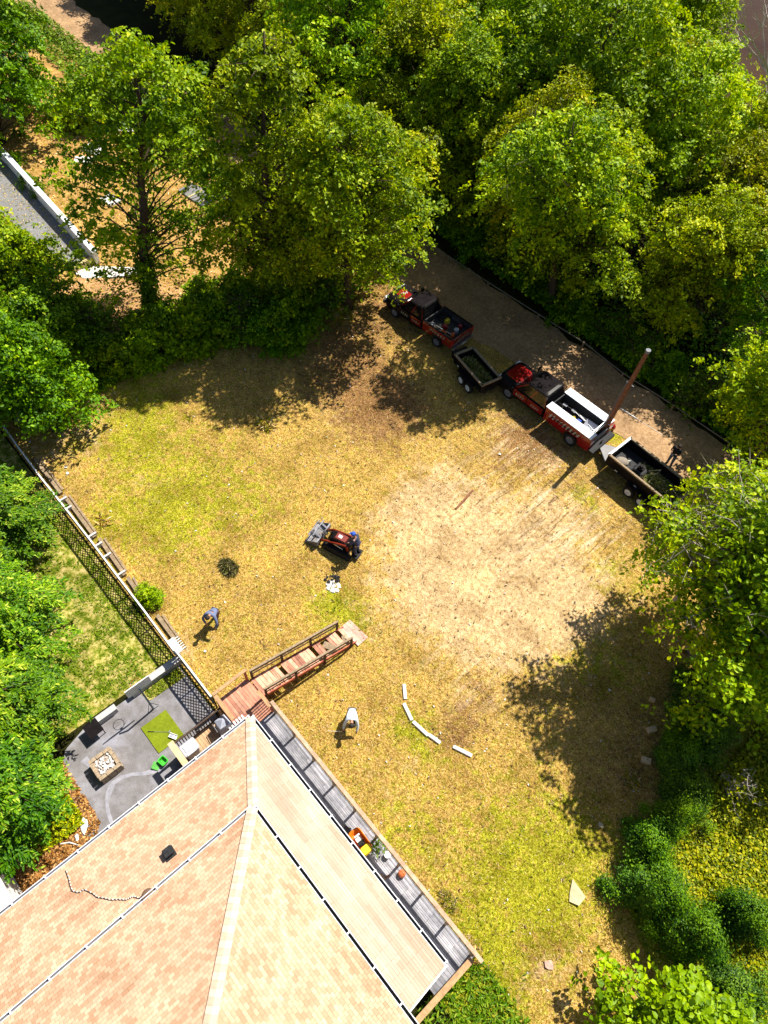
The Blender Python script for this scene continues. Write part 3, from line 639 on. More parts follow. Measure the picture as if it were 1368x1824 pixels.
while x < 3:
    c = (x+rf.uniform(-.3, .3), 33.2+rf.uniform(-.4, .6)); lab = 'low bush along the far side of the road, %s from the right hand end' % ORD[min(17, i)]
    plant_tree(BU[rf.choice([0, 2, 1])], (c[0], c[1], 0), lab, rf.uniform(0, 6), rf.uniform(.65, 1.0), name='bush', cat='bush', group='bushes along the far side of the road'); x += 2.2; i += 1
c = G(262, 1062, .4); plant_tree(BU[1], (c.x, c.y, 0), 'small bright shrub growing against the lattice fence', 0, .42, name='bush', cat='bush')
for px, py, lab in ((24, 1700-1560+160, 'round clipped shrub beside the white wall, upper one'), (40, 312, 'round clipped shrub beside the white wall, middle one'), (62, 330, 'round clipped shrub beside the white wall, lower one')):
    if px == 24: py = 275
    c = G(px+6, py+10, .3); plant_tree(BU[0], (c.x, c.y, 0), lab, px, .38, name='bush', cat='bush', group='clipped shrubs beside the white wall')

# ------------------------------------------------------------------ ground growth, counted by nobody
def scatter(name, n, region, size, m, seed, lab, zmax=.05, ratio=.12, up=1.0, dens=None, lvf=None, sx=None):
    rng = np.random.default_rng(seed); (x0, x1, y0, y1) = region
    X = rng.uniform(x0, x1, n); Y = rng.uniform(y0, y1, n)
    if dens is not None:
        k = rng.uniform(0, 1, n) < dens(X, Y); X, Y = X[k], Y[k]
    n = len(X); P = np.stack([X, Y, .03+rng.uniform(.3, 1, n)*zmax], 1)
    N = np.array([0, 0, up])+rng.normal(size=(n, 3))*.5
    D = rng.normal(size=(n, 3))*[1, 1, .35]
    lv = rng.uniform(0, 1, n) if lvf is None else lvf(X, Y, rng)
    me = leafmesh(name, leaves(rng, P, N, size, ratio, .5, D, .1), lv, m)
    return tag(mobj(name, me), lab, name.replace('_', ' '), kind='stuff')
STRAW = leafmat('straw_blades', [(0, (.15, .19, .004)), (.25, (.36, .34, .012)), (.42, (.38, .235, .055)), (.58, (.56, .37, .11)), (.8, (.70, .50, .21)), (.93, (.82, .68, .45)), (.97, (.14, .08, .04)), (1, (.1, .06, .03))], .1, .004, .8)
def fd(X, Y):
    return np.clip(.95-.75*blob(X, Y, BARE), .12, 1)*(X > -29.5+.12*(Y-3))*((Y > 4.1) | (X < -10.8))
def flv(X, Y, r):
    g = np.clip(blob(X, Y, GREEN), 0, 1); u_ = r.uniform(0, 1, len(X))
    return np.where(u_ < .26+g*.5, r.uniform(0, .32, len(X)), r.uniform(.4, 1, len(X)))
scatter('dry_grass', 190000, (-30, 8.6, 2.4, 27), .095, STRAW, 3, 'mown straw and green grass clippings lying over the field', .035, .12, 1.0, fd, flv)
GR = [g for g in GREEN if g[3] >= .5]
scatter('green_tufts', 90000, (-30, 8.6, 2.6, 27), .13, L_GRASS, 4, 'scattered patches of yellow green grass in the field', .09, .2, .8,
        lambda X, Y: np.clip(blob(X, Y, GR)-.35, 0, 1)**1.1*.36*((Y > 4.1) | (X < -10.8)))
scatter('lawn_grass', 60000, (-29, -13.9, -11, 1.9), .13, L_GRASS, 5, 'patchy green lawn grass behind the lattice fence', .07, .2, .8,
        lambda X, Y: np.clip(.5+.6*np.sin(X*2.6+np.sin(Y*2.1)*1.4)*np.sin(Y*2.3+np.sin(X*1.7)*1.6), .06, 1))
scatter('ivy', 60000, (5.2, 16, 9.5, 20), .12, leafmat('ivy_leaves', [(0, (.05, .10, .004)), (.5, (.26, .32, .008)), (1, (.52, .50, .04))], .3), 6, 'knee high yellow green ground cover right of the hedge', .3, .6, 1.0)
scatter('undergrowth', 60000, (-45, 8, 32.2, 40), .22, L_DARK, 8, 'dark leafy undergrowth at the edge of the woods', .4, .6, 1.0, lambda X, Y: .25+.75*(Y < 34.5))
scatter('weeds', 14000, (-31.6, -29.3, 3, 24), .17, L_DARK, 9, 'dark weeds under the bushes of the hedge row', .3, .5, 1.0)
scatter('yard_grass', 20000, (-60, -31.5, 4, 25), .2, STRAW, 10, 'dry straw lying on the neighbouring yard', .04, .18, 1.0, None, lambda X, Y, r: r.uniform(0, 1, len(X)))
scatter('verge_grass', 14000, (-75, -27, 22.5, 26), .3, L_GRASS, 12, 'rough green grass along the near verge of the driveway', .3, .3, .8, lambda X, Y: 1.0*((X < -38) | (Y < 25.3))*.8)
scatter('corner_grass', 9000, (2.6, 6.8, -2, 4.2), .2, L_GRASS, 13, 'bright green grass at the corner of the deck', .15, .25, .8, lambda X, Y: np.clip(blob(X, Y, [(850, 1790, 1.8, 1.0)]), 0, 1))
scatter('dead_leaves', 14000, (-13, -7.4, -8.5, -3.6), .13, leafmat('brown_leaves', [(0, (.05, .02, .01)), (.5, (.25, .10, .035)), (1, (.5, .28, .13))], .1), 14, 'brown dead leaves heaped beside the house', .06, .6, 1.0, lambda X, Y: 1.0*((X+Y) < -13.5)*(X < -7.6))
scatter('green_weeds', 5000, (-12.6, -10.2, -6.2, -4.0), .16, L_YEL, 15, 'yellow green weeds between the patio and the feathery tree', .3, .3, .8, lambda X, Y: np.clip(blob(X, Y, [(115, 1465, .9, 1)]), 0, 1))

# ------------------------------------------------------------------ house
Z0, Z1 = 3.4, 4.6
c0 = G(446, 1278, Z0); c1 = G(451, 1441, Z1)
U0, V0, U1, V1 = c0.x, c0.y, c1.x, c1.y
YB = -17.0; UL = 2.05                       # house runs on out of the picture; end of the low NE roof
pN, pE = (Z1-Z0)/(U1-U0), (Z1-Z0)/(V0-V1)
house = thing('house', 'brown shingled two tier hip roofed house with white gutters', 'house', (0, -6, 0))
HO = Vector((0, -6, 0))
def slope_part(name, polys, uvs, m, thick=.06, parent=None):
    q = M(); q.uv = []
    for poly, uv in zip(polys, uvs):
        n = len(poly); b = len(q.v); q.v += [tuple(Vector(p)-HO) for p in poly]; q.f.append(tuple(range(b, b+n))); q.m.append((len(q.f)-1) % len(m) if isinstance(m, list) else 0); q.uv += uv
    o = q.done(name, m, parent)
    return o
E_ = .45
def zN(x): return Z0+(x-U0)*pN
def zE(y): return Z0+(V0-y)*pE
sN = math.sqrt(1+pN*pN); sE = math.sqrt(1+pE*pE)
ux, uy = U1+E_, V1-E_
slope_part('lower_roof', [[(U0, V0, Z0), (U0, YB, Z0), (ux, YB, zN(ux)), (ux, uy, zN(ux)), (U1, V1, Z1)],
                    [(U0, V0, Z0), (U1, V1, Z1), (ux, uy, zE(uy)), (UL, uy, zE(uy)), (UL, V0, Z0)]],
           [[(V0, 0), (YB, 0), (YB, (ux-U0)*sN), (uy, (ux-U0)*sN), (V1, (U1-U0)*sN)],
            [(U0, 0), (U1, (V0-V1)*sE), (ux, (V0-uy)*sE), (UL, (V0-uy)*sE), (UL, 0)]], [SHINGLE, SHINGLE2], parent=house)
ZU = Z1+.2; UR = 9.0; pit = .53; half = (UR-U1)/2; ZT = ZU+half*pit; sp = math.sqrt(1+pit*pit)
r1 = (U1+half, V1-half, ZT); r2 = (U1+half, YB+half, ZT)
slope_part('upper_roof', [[(U1, V1, ZU), (U1, YB, ZU), r2, r1], [(U1, V1, ZU), r1, (UR, V1, ZU)], [(UR, V1, ZU), r1, r2, (UR, YB, ZU)], [(U1, YB, ZU), (UR, YB, ZU), r2]],
           [[(V1, 0), (YB, 0), (YB+half, half*sp), (V1-half, half*sp)], [(U1, 0), (U1+half, half*sp), (UR, 0)], [(V1, 0), (V1-half, half*sp), (YB+half, half*sp), (YB, 0)], [(U1, 0), (UR, 0), (U1+half, half*sp)]], SHINGLE, parent=house)
def hp_(p): return Vector(p)-HO
# hip caps: a row of overlapping shingles
def hipcap(a, b, name, w=.26):
    a, b = Vector(a), Vector(b); n = int((b-a).length/.2); q = M(); d = (b-a)/n
    for i in range(n):
        p0 = a+d*i; p1 = a+d*(i+1.15); L = (p1-p0); sd_ = Vector((-L.y, L.x, 0)).normalized()*w/2
        z = Vector((0, 0, .035)); dz = Vector((0, 0, .10)); lift = Vector((0, 0, .012))
        vs = [p0+sd_-dz*.55+z, p0+z*1.4, p0-sd_-dz*.55+z, p1+sd_-dz*.55+z+lift, p1+z*1.4+lift, p1-sd_-dz*.55+z+lift]
        q.add([hp_(v) for v in vs], [(0, 1, 4, 3), (1, 2, 5, 4)], i % 2)
    q.done(name, [HIPCAP, HIPCAP2], house)
HIPCAP2 = mat('hip_cap_shingle_dark', (.58, .40, .29), .9, .16, 2.2)
hipcap((U0, V0, Z0+.02), (U1, V1, Z1+.02), 'hip_cap', .36); hipcap((U1, V1, ZU+.02), r1, 'hip_cap', .36); hipcap(r1, r2, 'ridge_cap')
q = M()
q.box(hp_(((U0+.55+UL-.3)/2, (YB+.6+V0-.6)/2, 1.7)), (UL-.3-U0-.55, V0-.6-YB-.6, 3.3)); q.box(hp_(((UL+8.5)/2-.2, (YB+.6+V1-.5)/2, 1.9)), (8.5-UL+.2, V1-.5-YB-.6, 3.7))
q.box(hp_(((U1+.5+UR-.5)/2, (YB+.6+V1-.45)/2, 4.1)), (UR-U1-1, V1-.45-YB-.6, 1.3))
q.done('wall', mat('cream_siding', (.55, .5, .42), .7, .1, 3), house)
SOF = mat('soffit', (.5, .48, .45), .7, .1, 3)
q = M()
for (x0, x1, y0, y1, z) in ((U0+.02, U0+.9, YB, V0-.02, Z0-.12), (U0+.9, UL, V0-.9, V0-.02, Z0-.12), (U1+.02, U1+.5, YB, V1-.02, ZU-.12), (U1+.5, UR, V1-.5, V1-.02, ZU-.12)):
    q.box(((x0+x1)/2, (y0+y1)/2-HO.y, z), (x1-x0, y1-y0, .03))
q.box((UL+.02, (V0+uy)/2-HO.y, Z0-.02), (.05, V0-uy, .16))
q.box((U0+.01, (YB+V0)/2-HO.y, Z0-.09), (.03, V0-YB, .14)); q.box(((U0+UL)/2, V0-.01-HO.y, Z0-.09), (UL-U0, .03, .14))
q.box((U1+.01, (YB+V1)/2-HO.y, ZU-.09), (.03, V1-YB, .14)); q.box(((U1+UR)/2, V1-.01-HO.y, ZU-.09), (UR-U1, .03, .14))
q.done('soffit', SOF, house)
# rake board of the low roof's end
q = M(); q.bar(hp_((UL+.03, V0+.02, Z0+.02)), hp_((UL+.03, uy, zE(uy)+.02)), .05, .14); q.done('rake_board', WHITE, house)
TROUGH = mat('gutter_dirt', (.010, .009, .008), .9, .3, 9)  # near-black trough floor of the field-side gutters
GUT2 = mat('gutter_trough_grey', (.16, .15, .16), .7, .2, 6)  # mid-grey trough floor of the narrower patio-side gutters
def gutter(a, b, nrm, w=.13):
    a, b, nrm = Vector(a), Vector(b), Vector(nrm); q = M(); d = (b-a).normalized(); L = (b-a).length
    q.bar(hp_(a+nrm*w-Vector((0, 0, .045))), hp_(b+nrm*w-Vector((0, 0, .045))), .025, .13, 0)
    q.bar(hp_(a+nrm*.012-Vector((0, 0, .05))), hp_(b+nrm*.012-Vector((0, 0, .05))), .02, .10, 0)
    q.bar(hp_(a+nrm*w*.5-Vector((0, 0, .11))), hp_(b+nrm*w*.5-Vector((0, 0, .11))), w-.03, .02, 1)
    k = int(L/1.15)
    for i in range(k+1):
        p = a+d*(.05+i*(L-.1)/k); q.bar(hp_(p+nrm*-.02+Vector((0, 0, .03))), hp_(p+nrm*(w+.025)+Vector((0, 0, .03))), .05, .02, 0)
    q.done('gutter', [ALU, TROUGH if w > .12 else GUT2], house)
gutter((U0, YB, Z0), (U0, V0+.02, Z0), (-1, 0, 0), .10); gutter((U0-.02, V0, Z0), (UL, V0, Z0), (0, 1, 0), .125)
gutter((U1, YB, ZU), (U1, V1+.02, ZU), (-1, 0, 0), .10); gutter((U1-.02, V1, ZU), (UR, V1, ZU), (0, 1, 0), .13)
def Gslope(px, py, f, z=4.0):
    for _ in range(12): p = G(px, py, z); z = f(p)
    return p
fN = lambda p: Z0+(p.x-U0)*pN
p = Gslope(302, 1520, fN); q = M(); tilt = Matrix.Rotation(-math.atan(pN), 3, 'Y')
q.box(hp_(p+Vector((0, 0, .03))), (.42, .36, .03), rot=tilt); q.box(hp_(p+Vector((-.02, 0, .13))), (.26, .24, .17), rot=tilt); q.box(hp_(p+Vector((-.03, 0, .225))), (.32, .30, .03), rot=tilt)
q.done('roof_vent', DKSTEEL, house)
p = Gslope(266, 1596, fN); q = M(); q.tube([hp_(p), hp_(p+Vector((0, 0, .16)))], [.2, .2], 18); q.sph(hp_(p+Vector((0, 0, .16))), (.21, .21, .06), 18, 4, z0=0); q.done('roof_vent', mat('brown_metal', (.12, .07, .045), .6), house)
# string of lights strung over the low roof
wp = [(117, 1551), (122, 1565), (124, 1575), (128, 1587), (140, 1590), (149, 1584), (165, 1592), (172, 1598), (185, 1600), (197, 1603), (210, 1602), (222, 1603), (229, 1600), (237, 1597), (247, 1600), (258, 1598), (266, 1596)]
t = thing('string_lights', 'black cable string of small bulbs trailing across the lower roof slope', 'cable', tuple(Gslope(117, 1551, fN)))
q = M(); pts = [Gslope(a, b, fN)+Vector((0, 0, .03))-t.location for a, b in wp]; q.tube(pts, .012, 4); q.done('cable', DKSTEEL, t)
q = M()
for i in range(len(pts)-1):
    for f_ in (.2, .7): q.sph(pts[i].lerp(pts[i+1], f_)+Vector((.02, .03, .02)), .028, 6, 4)
q.done('bulbs', OLDWHITE, t)

# ------------------------------------------------------------------ deck on the field side
DGREY = planks('grey_deck_boards', (.22, .22, .25), (.40, .40, .46), .14, 'x', (.05, .05, .05))
D0, D1, DY0, DY1, DZ = -8.75, 2.72, V0-.62, 3.95, .95
deck = thing('wooden_deck', 'long grey board deck with brown handrail along the field side of the house', 'deck', (D0, DY0, 0))
L = D1-D0; W = DY1-DY0
q = M(); q.box((L/2, W/2, DZ-.03), (L, W, .05)); q.done('floor', DGREY, deck)
q = M(); q.box((L/2, W-.02, DZ-.17), (L, .04, .22)); q.box((L/2, .3, DZ-.17), (L, .04, .22)); q.box((L-.02, W/2, DZ-.17), (.04, W, .22)); q.done('joist', WOODGREY, deck)
for i in range(10):
    x = .12+i*(L-.24)/9; q = M(); q.box((x, W-.06, (DZ+.95)/2), (.09, .09, DZ+.95)); q.done('post', WOODGREY, deck)
CAPM = mat('weathered_handrail', (.46, .31, .21), .85, .35, 3, bmp=.2)
q = M(); q.box((L/2+.06, W-.03, DZ+.98), (L+.3, .145, .04)); q.done('handrail', CAPM, deck)
q = M()
for z in (.15, .38, .6, .8): q.tube([(0, W-.06, DZ+z), (L, W-.06, DZ+z)], .008, 4)
q.done('rail_wires', DKSTEEL, deck)
t = thing('wooden_rail', 'brown timber rail on posts closing the far end of the deck', 'railing', (2.62, 1.0, 0))
q = M(); q.box((.05, 1.15, 1.62), (.2, 3.2, .06)); q.done('handrail', TIMBER, t)
for y in (-.3, 1.2, 2.6): q = M(); q.box((.05, y, .8), (.09, .09, 1.58)); q.done('post', TIMBER, t)
q = M(); q.box((.05, 1.15, .9), (.04, 3.1, .12)); q.done('rail', TIMBER, t)

# landing and ramp into the field
RD = planks('red_landing_boards', (.40, .16, .10), (.60, .30, .20), .14, 'x', (.08, .02, .01))
land = thing('landing', 'small red board landing between lattice fence, ramp and deck', 'landing', (-10.62, 2.35, 0))
q = M(); q.box((.95, .78, .87), (1.9, 1.56, .05)); q.done('floor', RD, land)
q = M(); q.box((.95, 1.54, .75), (1.9, .04, .2)); q.box((.02, .78, .75), (.04, 1.5, .2)); q.done('joist', REDWOOD, land)
for x, y in ((.05, 1.5), (.05, .05), (1.15, 1.5), (1.85, 1.5)): q = M(); q.box((x, y, .92), (.09, .09, 1.84)); q.done('post', REDWOOD, land)
for a_, b_ in (((.03, .78, 1.86), (.14, 1.65, .04)), ((.75, .02, 1.86), (1.25, .16, .04)), ((1.5, 1.42, 1.88), (.85, .15, .04))): q = M(); q.box(a_, b_); q.done('handrail', TIMBER, land)
q = M()
for i in range(7): q.box((1.18+i*.105, 1.5, 1.35), (.035, .035, .95))
q.done('balusters', REDWOOD, land)
rampT = thing('ramp', 'long red wooden ramp with missing boards running down into the field', 'ramp', (-10.0, 3.93, 0))
RL, zA, zB = 4.75, .86, .10; slope = (zB-zA)/RL
def rz_(y): return zA+slope*y
def rx_(y): return .09*y-.02
rb = random.Random(3); k = 0; y = .1
while y < RL-.1:
    if not (1.18 < y < 1.5 or 2.85 < y < 3.05 or 3.45 < y < 3.8 or 4.3 < y < 4.45):
        q = M(); wv = rb.uniform(-.02, .02)
        q.box((rx_(y)+rb.uniform(-.03, .03), y, rz_(y)+.03+abs(wv)), (.86, .165, .035), rot=Matrix.Rotation(slope+wv*2, 3, 'X') @ Matrix.Rotation(rb.uniform(-.05, .05), 3, 'Z'))
        q.done('deck_board', rb.choice([PINKWOOD, PINKWOOD, RD]), rampT)
    y += .178
q = M(); q.box((rx_(3.6), 3.62, rz_(3.6)+.06), (.5, .3, .03), rot=Matrix.Rotation(.5, 3, 'Z')); q.done('loose_board', WOODGREY, rampT); q = M(); q.box((rx_(4.35)+.1, 4.35, rz_(4.35)+.05), (.4, .16, .03), rot=Matrix.Rotation(-.6, 3, 'Z')); q.done('loose_board', WOODGREY, rampT)
for s in (-1, 1):
    q = M(); q.bar((s*.46+rx_(0), 0, rz_(0)-.05), (s*.46+rx_(RL), RL, rz_(RL)-.03), .045, .2); q.done('stringer', REDWOOD, rampT)
    for h, w_, th in ((.86, .09, .04), (.66, .03, .09), (.42, .03, .09)):
        q = M(); q.bar((s*.50+rx_(.1), .1, rz_(.1)+h), (s*.50+rx_(RL-.25), RL-.25, rz_(RL-.25)+h), w_, th); q.done('handrail' if h > .8 else 'rail', WOODGREY, rampT)
    for j, y in enumerate((.15, 1.6, 3.05, RL-.3)):
        q = M(); q.box((s*.50+rx_(y), y, (rz_(y)+.84)/2), (.085, .085, rz_(y)+.84)); q.done('post', DARKWOOD, rampT)
q = M(); q.box((.0, 0, .05), (1.2, .62, .04)); o = q.done('foot_panel', planks('pink_panel', (.62, .36, .28), (.72, .46, .38), .2, 'x', (.2, .08, .05)), rampT, loc=(rx_(RL)+.05, RL+.22, 0)); o.rotation_euler = (rad(-4), 0, rad(3))

# small warm deck by the patio
WARM = planks('warm_deck_boards', (.36, .22, .12), (.50, .34, .20), .13, 'x', (.06, .03, .015))
dk = thing('patio_deck', 'small warm brown deck with dark balusters between patio and house', 'deck', (-10.05, -.02, 0))
q = M(); q.box((.95, 1.1, .70), (1.9, 2.24, .05)); q.done('floor', WARM, dk)
q = M(); q.box((.02, 1.1, .58), (.04, 2.2, .18)); q.box((.9, .0, .58), (1.8, .04, .18)); q.done('joist', DARKWOOD, dk)
q = M(); q.box((.02, 1.15, 1.62), (.07, 2.3, .06)); q.box((.02, 1.15, .82), (.05, 2.3, .05)); q.done('rail', DARKWOOD, dk)
q = M()
for i in range(19): q.box((.02, .12+i*.118, 1.2), (.04, .04, .78))
q.done('balusters', DARKWOOD, dk)
q = M(); q.box((.50, .05, 1.68), (1.2, .24, .05)); q.done('rail_cap', mat('pale_cap_board', (.60, .42, .24), .8, .2, 5), dk)
for x, y in ((.02, .05), (.02, 2.2), (1.0, .05)): q = M(); q.box((x, y, .84), (.1, .1, 1.6)); q.done('post', TIMBER, dk)
t = thing('storage_bin', 'grey plastic wheeled bin with ribbed lid on the small deck', 'bin', (-9.56, .48, .73))
GP = mat('grey_plastic', (.33, .34, .40), .5, .12, 8)
q = M(); q.zloft([(0, -.19, .19, -.25, .25, .05), (.78, -.23, .23, -.3, .3, .06)]); q.done('body', GP, t)
q = M(); q.zloft([(.785, -.26, .26, -.34, .33, .07), (.83, -.26, .26, -.34, .33, .07), (.86, -.22, .22, -.3, .29, .06)]); q.box((0, 0, .87), (.28, .4, .03)); q.box((.26, -.02, .84), (.05, .4, .05)); q.done('lid', mat('grey_lid', (.42, .43, .5), .5, .12, 8), t)
for s in (-1, 1):
    q = M(); q.tube([(-.2, s*.26-.03, .09), (-.2, s*.26+.03, .09)], .1, 12); q.done('wheel', RUBBER, t)
c = G(398, 1287, 1.3)
t = thing('covered_grill', 'grey covered grill in the corner of the small deck', 'grill', (c.x, c.y, .73))
q = M(); q.add([(-.28, -.3, 0), (.28, -.34, 0), (.3, .3, 0), (-.3, .26, 0), (-.22, -.26, .72), (.22, -.27, .80), (.25, .22, .74), (-.24, .2, .66), (0, 0, .95)],
  [(0, 1, 5, 4), (1, 2, 6, 5), (2, 3, 7, 6), (3, 0, 4, 7), (4, 5, 8), (5, 6, 8), (6, 7, 8), (7, 4, 8), (3, 2, 1, 0)]); q.done('cover', mat('grey_cover', (.36, .38, .46), .7, .2, 5), t)
q = M(); q.tube([(-.2, -.38, .62), (.2, -.40, .66)], .02, 6); q.done('handle', CHROME, t)
c = G(425, 1292, 1.1)
t = thing('slatted_bench', 'white slatted bench beside the covered grill', 'bench', (c.x, c.y, .73))
for i in range(6): q = M(); q.box((0, -.33+i*.13, .42), (.5, .07, .03)); q.done('slat', WHITE, t)
for x in (-.2, .2):
    for y in (-.3, .3): q = M(); q.box((x, y, .2), (.05, .05, .4)); q.done('leg', WHITE, t)

# ------------------------------------------------------------------ lattice fence
LAT = mat('black_lattice', (.012, .012, .012), .7, .3, 5)
def lattice(x0, x1, y, z0, z1, name, label, posts, parentloc, wavy=0.0, sp=.20):
    t = thing(name, label, 'fence', parentloc); o = Vector(parentloc)
    n = int((x1-x0)/2.4)+1; wv = [random.Random(i+5).uniform(-wavy, wavy) for i in range(n+2)]
    def yo(x): k = (x-x0)/(x1-x0)*n; i = int(min(n-1, k)); return wv[i]*(1-(k-i))+wv[i+1]*(k-i)
    Hh = z1-z0; q = M(); s = x0-Hh
    while s < x1:
        for sg in (0, 1):
            a, b = s, s+Hh
            za, zb = (z0, z1) if sg == 0 else (z1, z0)
            if a < x0: za = za+(zb-za)*(x0-a)/Hh; a = x0
            if b > x1: zb = za+(zb-za)*(x1-a)/(b-a); b = x1
            if b-a > .02:
                yy = y+(.006 if sg else -.006)
                q.bar(Vector((a, yy+yo(a), za))-o, Vector((b, yy+yo(b), zb))-o, .008, .04)
        s += sp
    q.done('lattice', LAT, t)
    q = M(); m = n*2
    for i in range(m):
        a = x0+(x1-x0)*i/m; b = x0+(x1-x0)*(i+1)/m
        q.bar(Vector((a, y+yo(a), z1+.03))-o, Vector((b, y+yo(b), z1+.03))-o, .07, .06)
    q.done('top_rail', WHITE, t)
    q = M()
    q.bar(Vector((x0, y+.03, z0+.55))-o, Vector((x1, y+.03, z0+.55))-o, .03, .05); q.done('middle_rail', DKSTEEL, t)
    for i in range(posts+1):
        x = x0+(x1-x0)*i/posts; q = M(); q.box(Vector((x, y+yo(x)+.045, z1/2))-o, (.06, .05, z1)); q.done('post', DKSTEEL, t)
lattice(-32, -13.55, 2.26, .05, 1.18, 'lattice_fence', 'long black lattice fence with white top rail between lawn and field', 9, (-32, 2.2, 0), .07)
lattice(-13.4, -10.7, 2.26, .05, 1.45, 'lattice_fence', 'short black lattice panel with white top rail beside the patio', 2, (-13.4, 2.2, 0))
c = G(312, 1152, 1.3); q = M(); q.box((0, 0, 1.38), (.75, .34, .05))
for i in range(6): q.box((-.3+i*.12, .2, 1.3), (.03, .3, .1))
q.box((0, 0, .68), (.12, .12, 1.35)); tag(q.done('fence_post', WHITE, loc=(c.x, c.y, 0)), 'white capped post with slatted top where the two lattice fences meet', 'fence post')
# landscape timbers along the field side of the fence
for i, (a, b, lab) in enumerate([((-27.4, 2.62), (-24.6, 2.6), 'old railway sleeper along the fence, nearest the top'), ((-24.4, 2.66), (-21.3, 2.6), 'old railway sleeper along the fence, second from the top'), ((-21.1, 2.72), (-18.6, 2.62), 'old railway sleeper along the fence, third from the top'), ((-18.4, 2.66), (-17.4, 2.6), 'short stub of old railway sleeper near the fence shrub'), ((-15.9, 2.66), (-14.1, 2.62), 'old railway sleeper along the fence, nearest the patio')]):
    q = M(); c = ((a[0]+b[0])/2, (a[1]+b[1])/2, 0); q.bar((a[0]-c[0], a[1]-c[1], .1), (b[0]-c[0], b[1]-c[1], .1), .17, .16)
    q.bar((a[0]-c[0]+.1, a[1]-c[1]+.2, .05), (b[0]-c[0]-.2, b[1]-c[1]+.18, .05), .1, .06)
    tag(q.done('timber', WOODGREY, loc=c), lab, 'timber', 'sleepers along the fence')
for i, (px, py) in enumerate([(111, 888), (120, 904), (163, 952), (174, 969), (190, 988), (215, 1020)]):
    c = G(px, py, .3); q = M(); q.box((0, 0, .14), (.09, .42, .28)); tag(q.done('stake', OLDWHITE, loc=(c.x, c.y, .0)), 'pale wooden stake beside the fence sleepers, %s from the top' % ORD[i], 'stake', 'stakes beside the fence sleepers')

# ------------------------------------------------------------------ patio things
STONE = mat('pale_stone', (.42, .41, .42), .8, .15, 8, bmp=.2)
q = M(); q.box((0, 0, .22), (.26, 2.4, .44)); q.box((0, 0, .455), (.30, 2.46, .03)); tag(q.done('garden_wall', STONE, loc=(-13.42, 1.1, 0)), 'low grey stone wall closing the patio at the lawn', 'wall')
q = M(); q.box((0, 0, .22), (.22, .9, .44)); q.box((0, 0, .455), (.26, .95, .03)); tag(q.done('garden_wall', STONE, loc=(-13.3, -1.33, 0)), 'short grey stone wall stub between black table and lawn', 'wall')
sheet('planting_strip', [(-13.25, .2), (-12.75, .35), (-12.7, 2.05), (-13.25, 2.05)], .062, LAWN)
scatter('strip_grass', 700, (-13.22, -12.75, .4, 2.0), .12, L_GRASS, 21, 'yellow green grass in the strip behind the patio wall', .1, .2, .8)
t = thing('basketball_hoop', 'portable basketball hoop with white backboard and dark pole on the patio', 'basketball hoop', (-12.35, .26, 0), rad(180))
q = M(); q.zloft([(.0, -.14, .14, -.14, .14, .05), (.06, -.12, .12, -.12, .12, .05)]); q.done('base', PATIO, t)
q = M(); q.tube([(0, 0, .1), (.0, 0, 1.9), (.12, 0, 2.35)], .04, 8); q.tube([(0, -.25, .1), (0, 0, .9)], .015, 5); q.tube([(0, .25, .1), (0, 0, .9)], .015, 5); q.done('pole', mat('teal_pole', (.04, .07, .09), .4), t)
q = M(); q.box((.2, 0, 2.35), (.04, 1.05, .66)); q.done('backboard', WHITE, t)
q = M(); n = 20; q.tube([(.47+.22*math.cos(6.2832*i/n), .22*math.sin(6.2832*i/n), 2.12) for i in range(n+1)], .012, 5, caps=False); q.bar((.22, 0, 2.12), (.3, 0, 2.12), .1, .03); q.done('rim', RED, t)
q = M()
for i in range(8):
    a = 6.2832*i/8; q.tube([(.47+.22*math.cos(a), .22*math.sin(a), 2.1), (.47+.14*math.cos(a+.4), .14*math.sin(a+.4), 1.8)], .006, 3)
q.done('net', WHITE, t)
TURF = simple_ground('green_turf', [(.3, (.13, .17, .010)), (.7, (.22, .27, .016))], 9, ((.9,)*3, (1.1,)*3), 1, False)
q = M(); q.box((0, 0, .03), (1.36, 1.18, .03)); o = tag(q.done('putting_mat', TURF, loc=(-11.32, .04, .04)), 'olive green artificial turf mat lying on the patio', 'mat')
t = thing('golf_club', 'golf club with black grip lying across the green mat', 'golf club', tuple(G(263, 1303, .1)), 0)
e = G(301, 1304, .1)-t.location
q = M(); q.tube([(0, 0, 0), e*.3], .018, 6); q.done('grip', RUBBER, t)
q = M(); q.tube([e*.3, e*.97], .009, 5); q.done('shaft', CHROME, t)
q = M(); q.box(e+Vector((0, .03, 0)), (.05, .11, .04), .4); q.done('club_head', CHROME, t)
c = G(308, 1311, .15); t = thing('golf_ball_tray', 'small white tray at the corner of the green mat', 'tray', (c.x, c.y, .09), .5)
q = M(); q.box((0, 0, .02), (.34, .18, .03)); q.box((0, .085, .05), (.34, .02, .07)); q.box((0, -.085, .05), (.34, .02, .07)); q.done('shell', WHITE, t)
q = M(); q.box((-.06, 0, .05), (.14, .1, .04)); q.done('insert', GP, t)
c = G(291, 1356, .1); t = thing('toy_box', 'lime green plastic toy bin lying open on the patio', 'toy', (c.x, c.y, .05), .2)
LIMEP = mat('lime_plastic', (.05, .42, .03), .4, .15, 6)
q = M(); q.zloft([(0, -.13, .15, -.12, .12, .05), (.2, -.17, .19, -.16, .16, .06), (.2, -.13, .15, -.12, .12, .05), (.04, -.11, .12, -.1, .1, .04)]); q.done('tub', LIMEP, t)
q = M(); q.zloft([(0, -.15, .13, -.14, .14, .05), (.05, -.16, .14, -.15, .15, .05)]); o = q.done('lid', mat('darker_lime_plastic', (.05, .3, .02), .5), t, loc=(-.1, -.3, .01)); o.rotation_euler = (0, .2, .4)
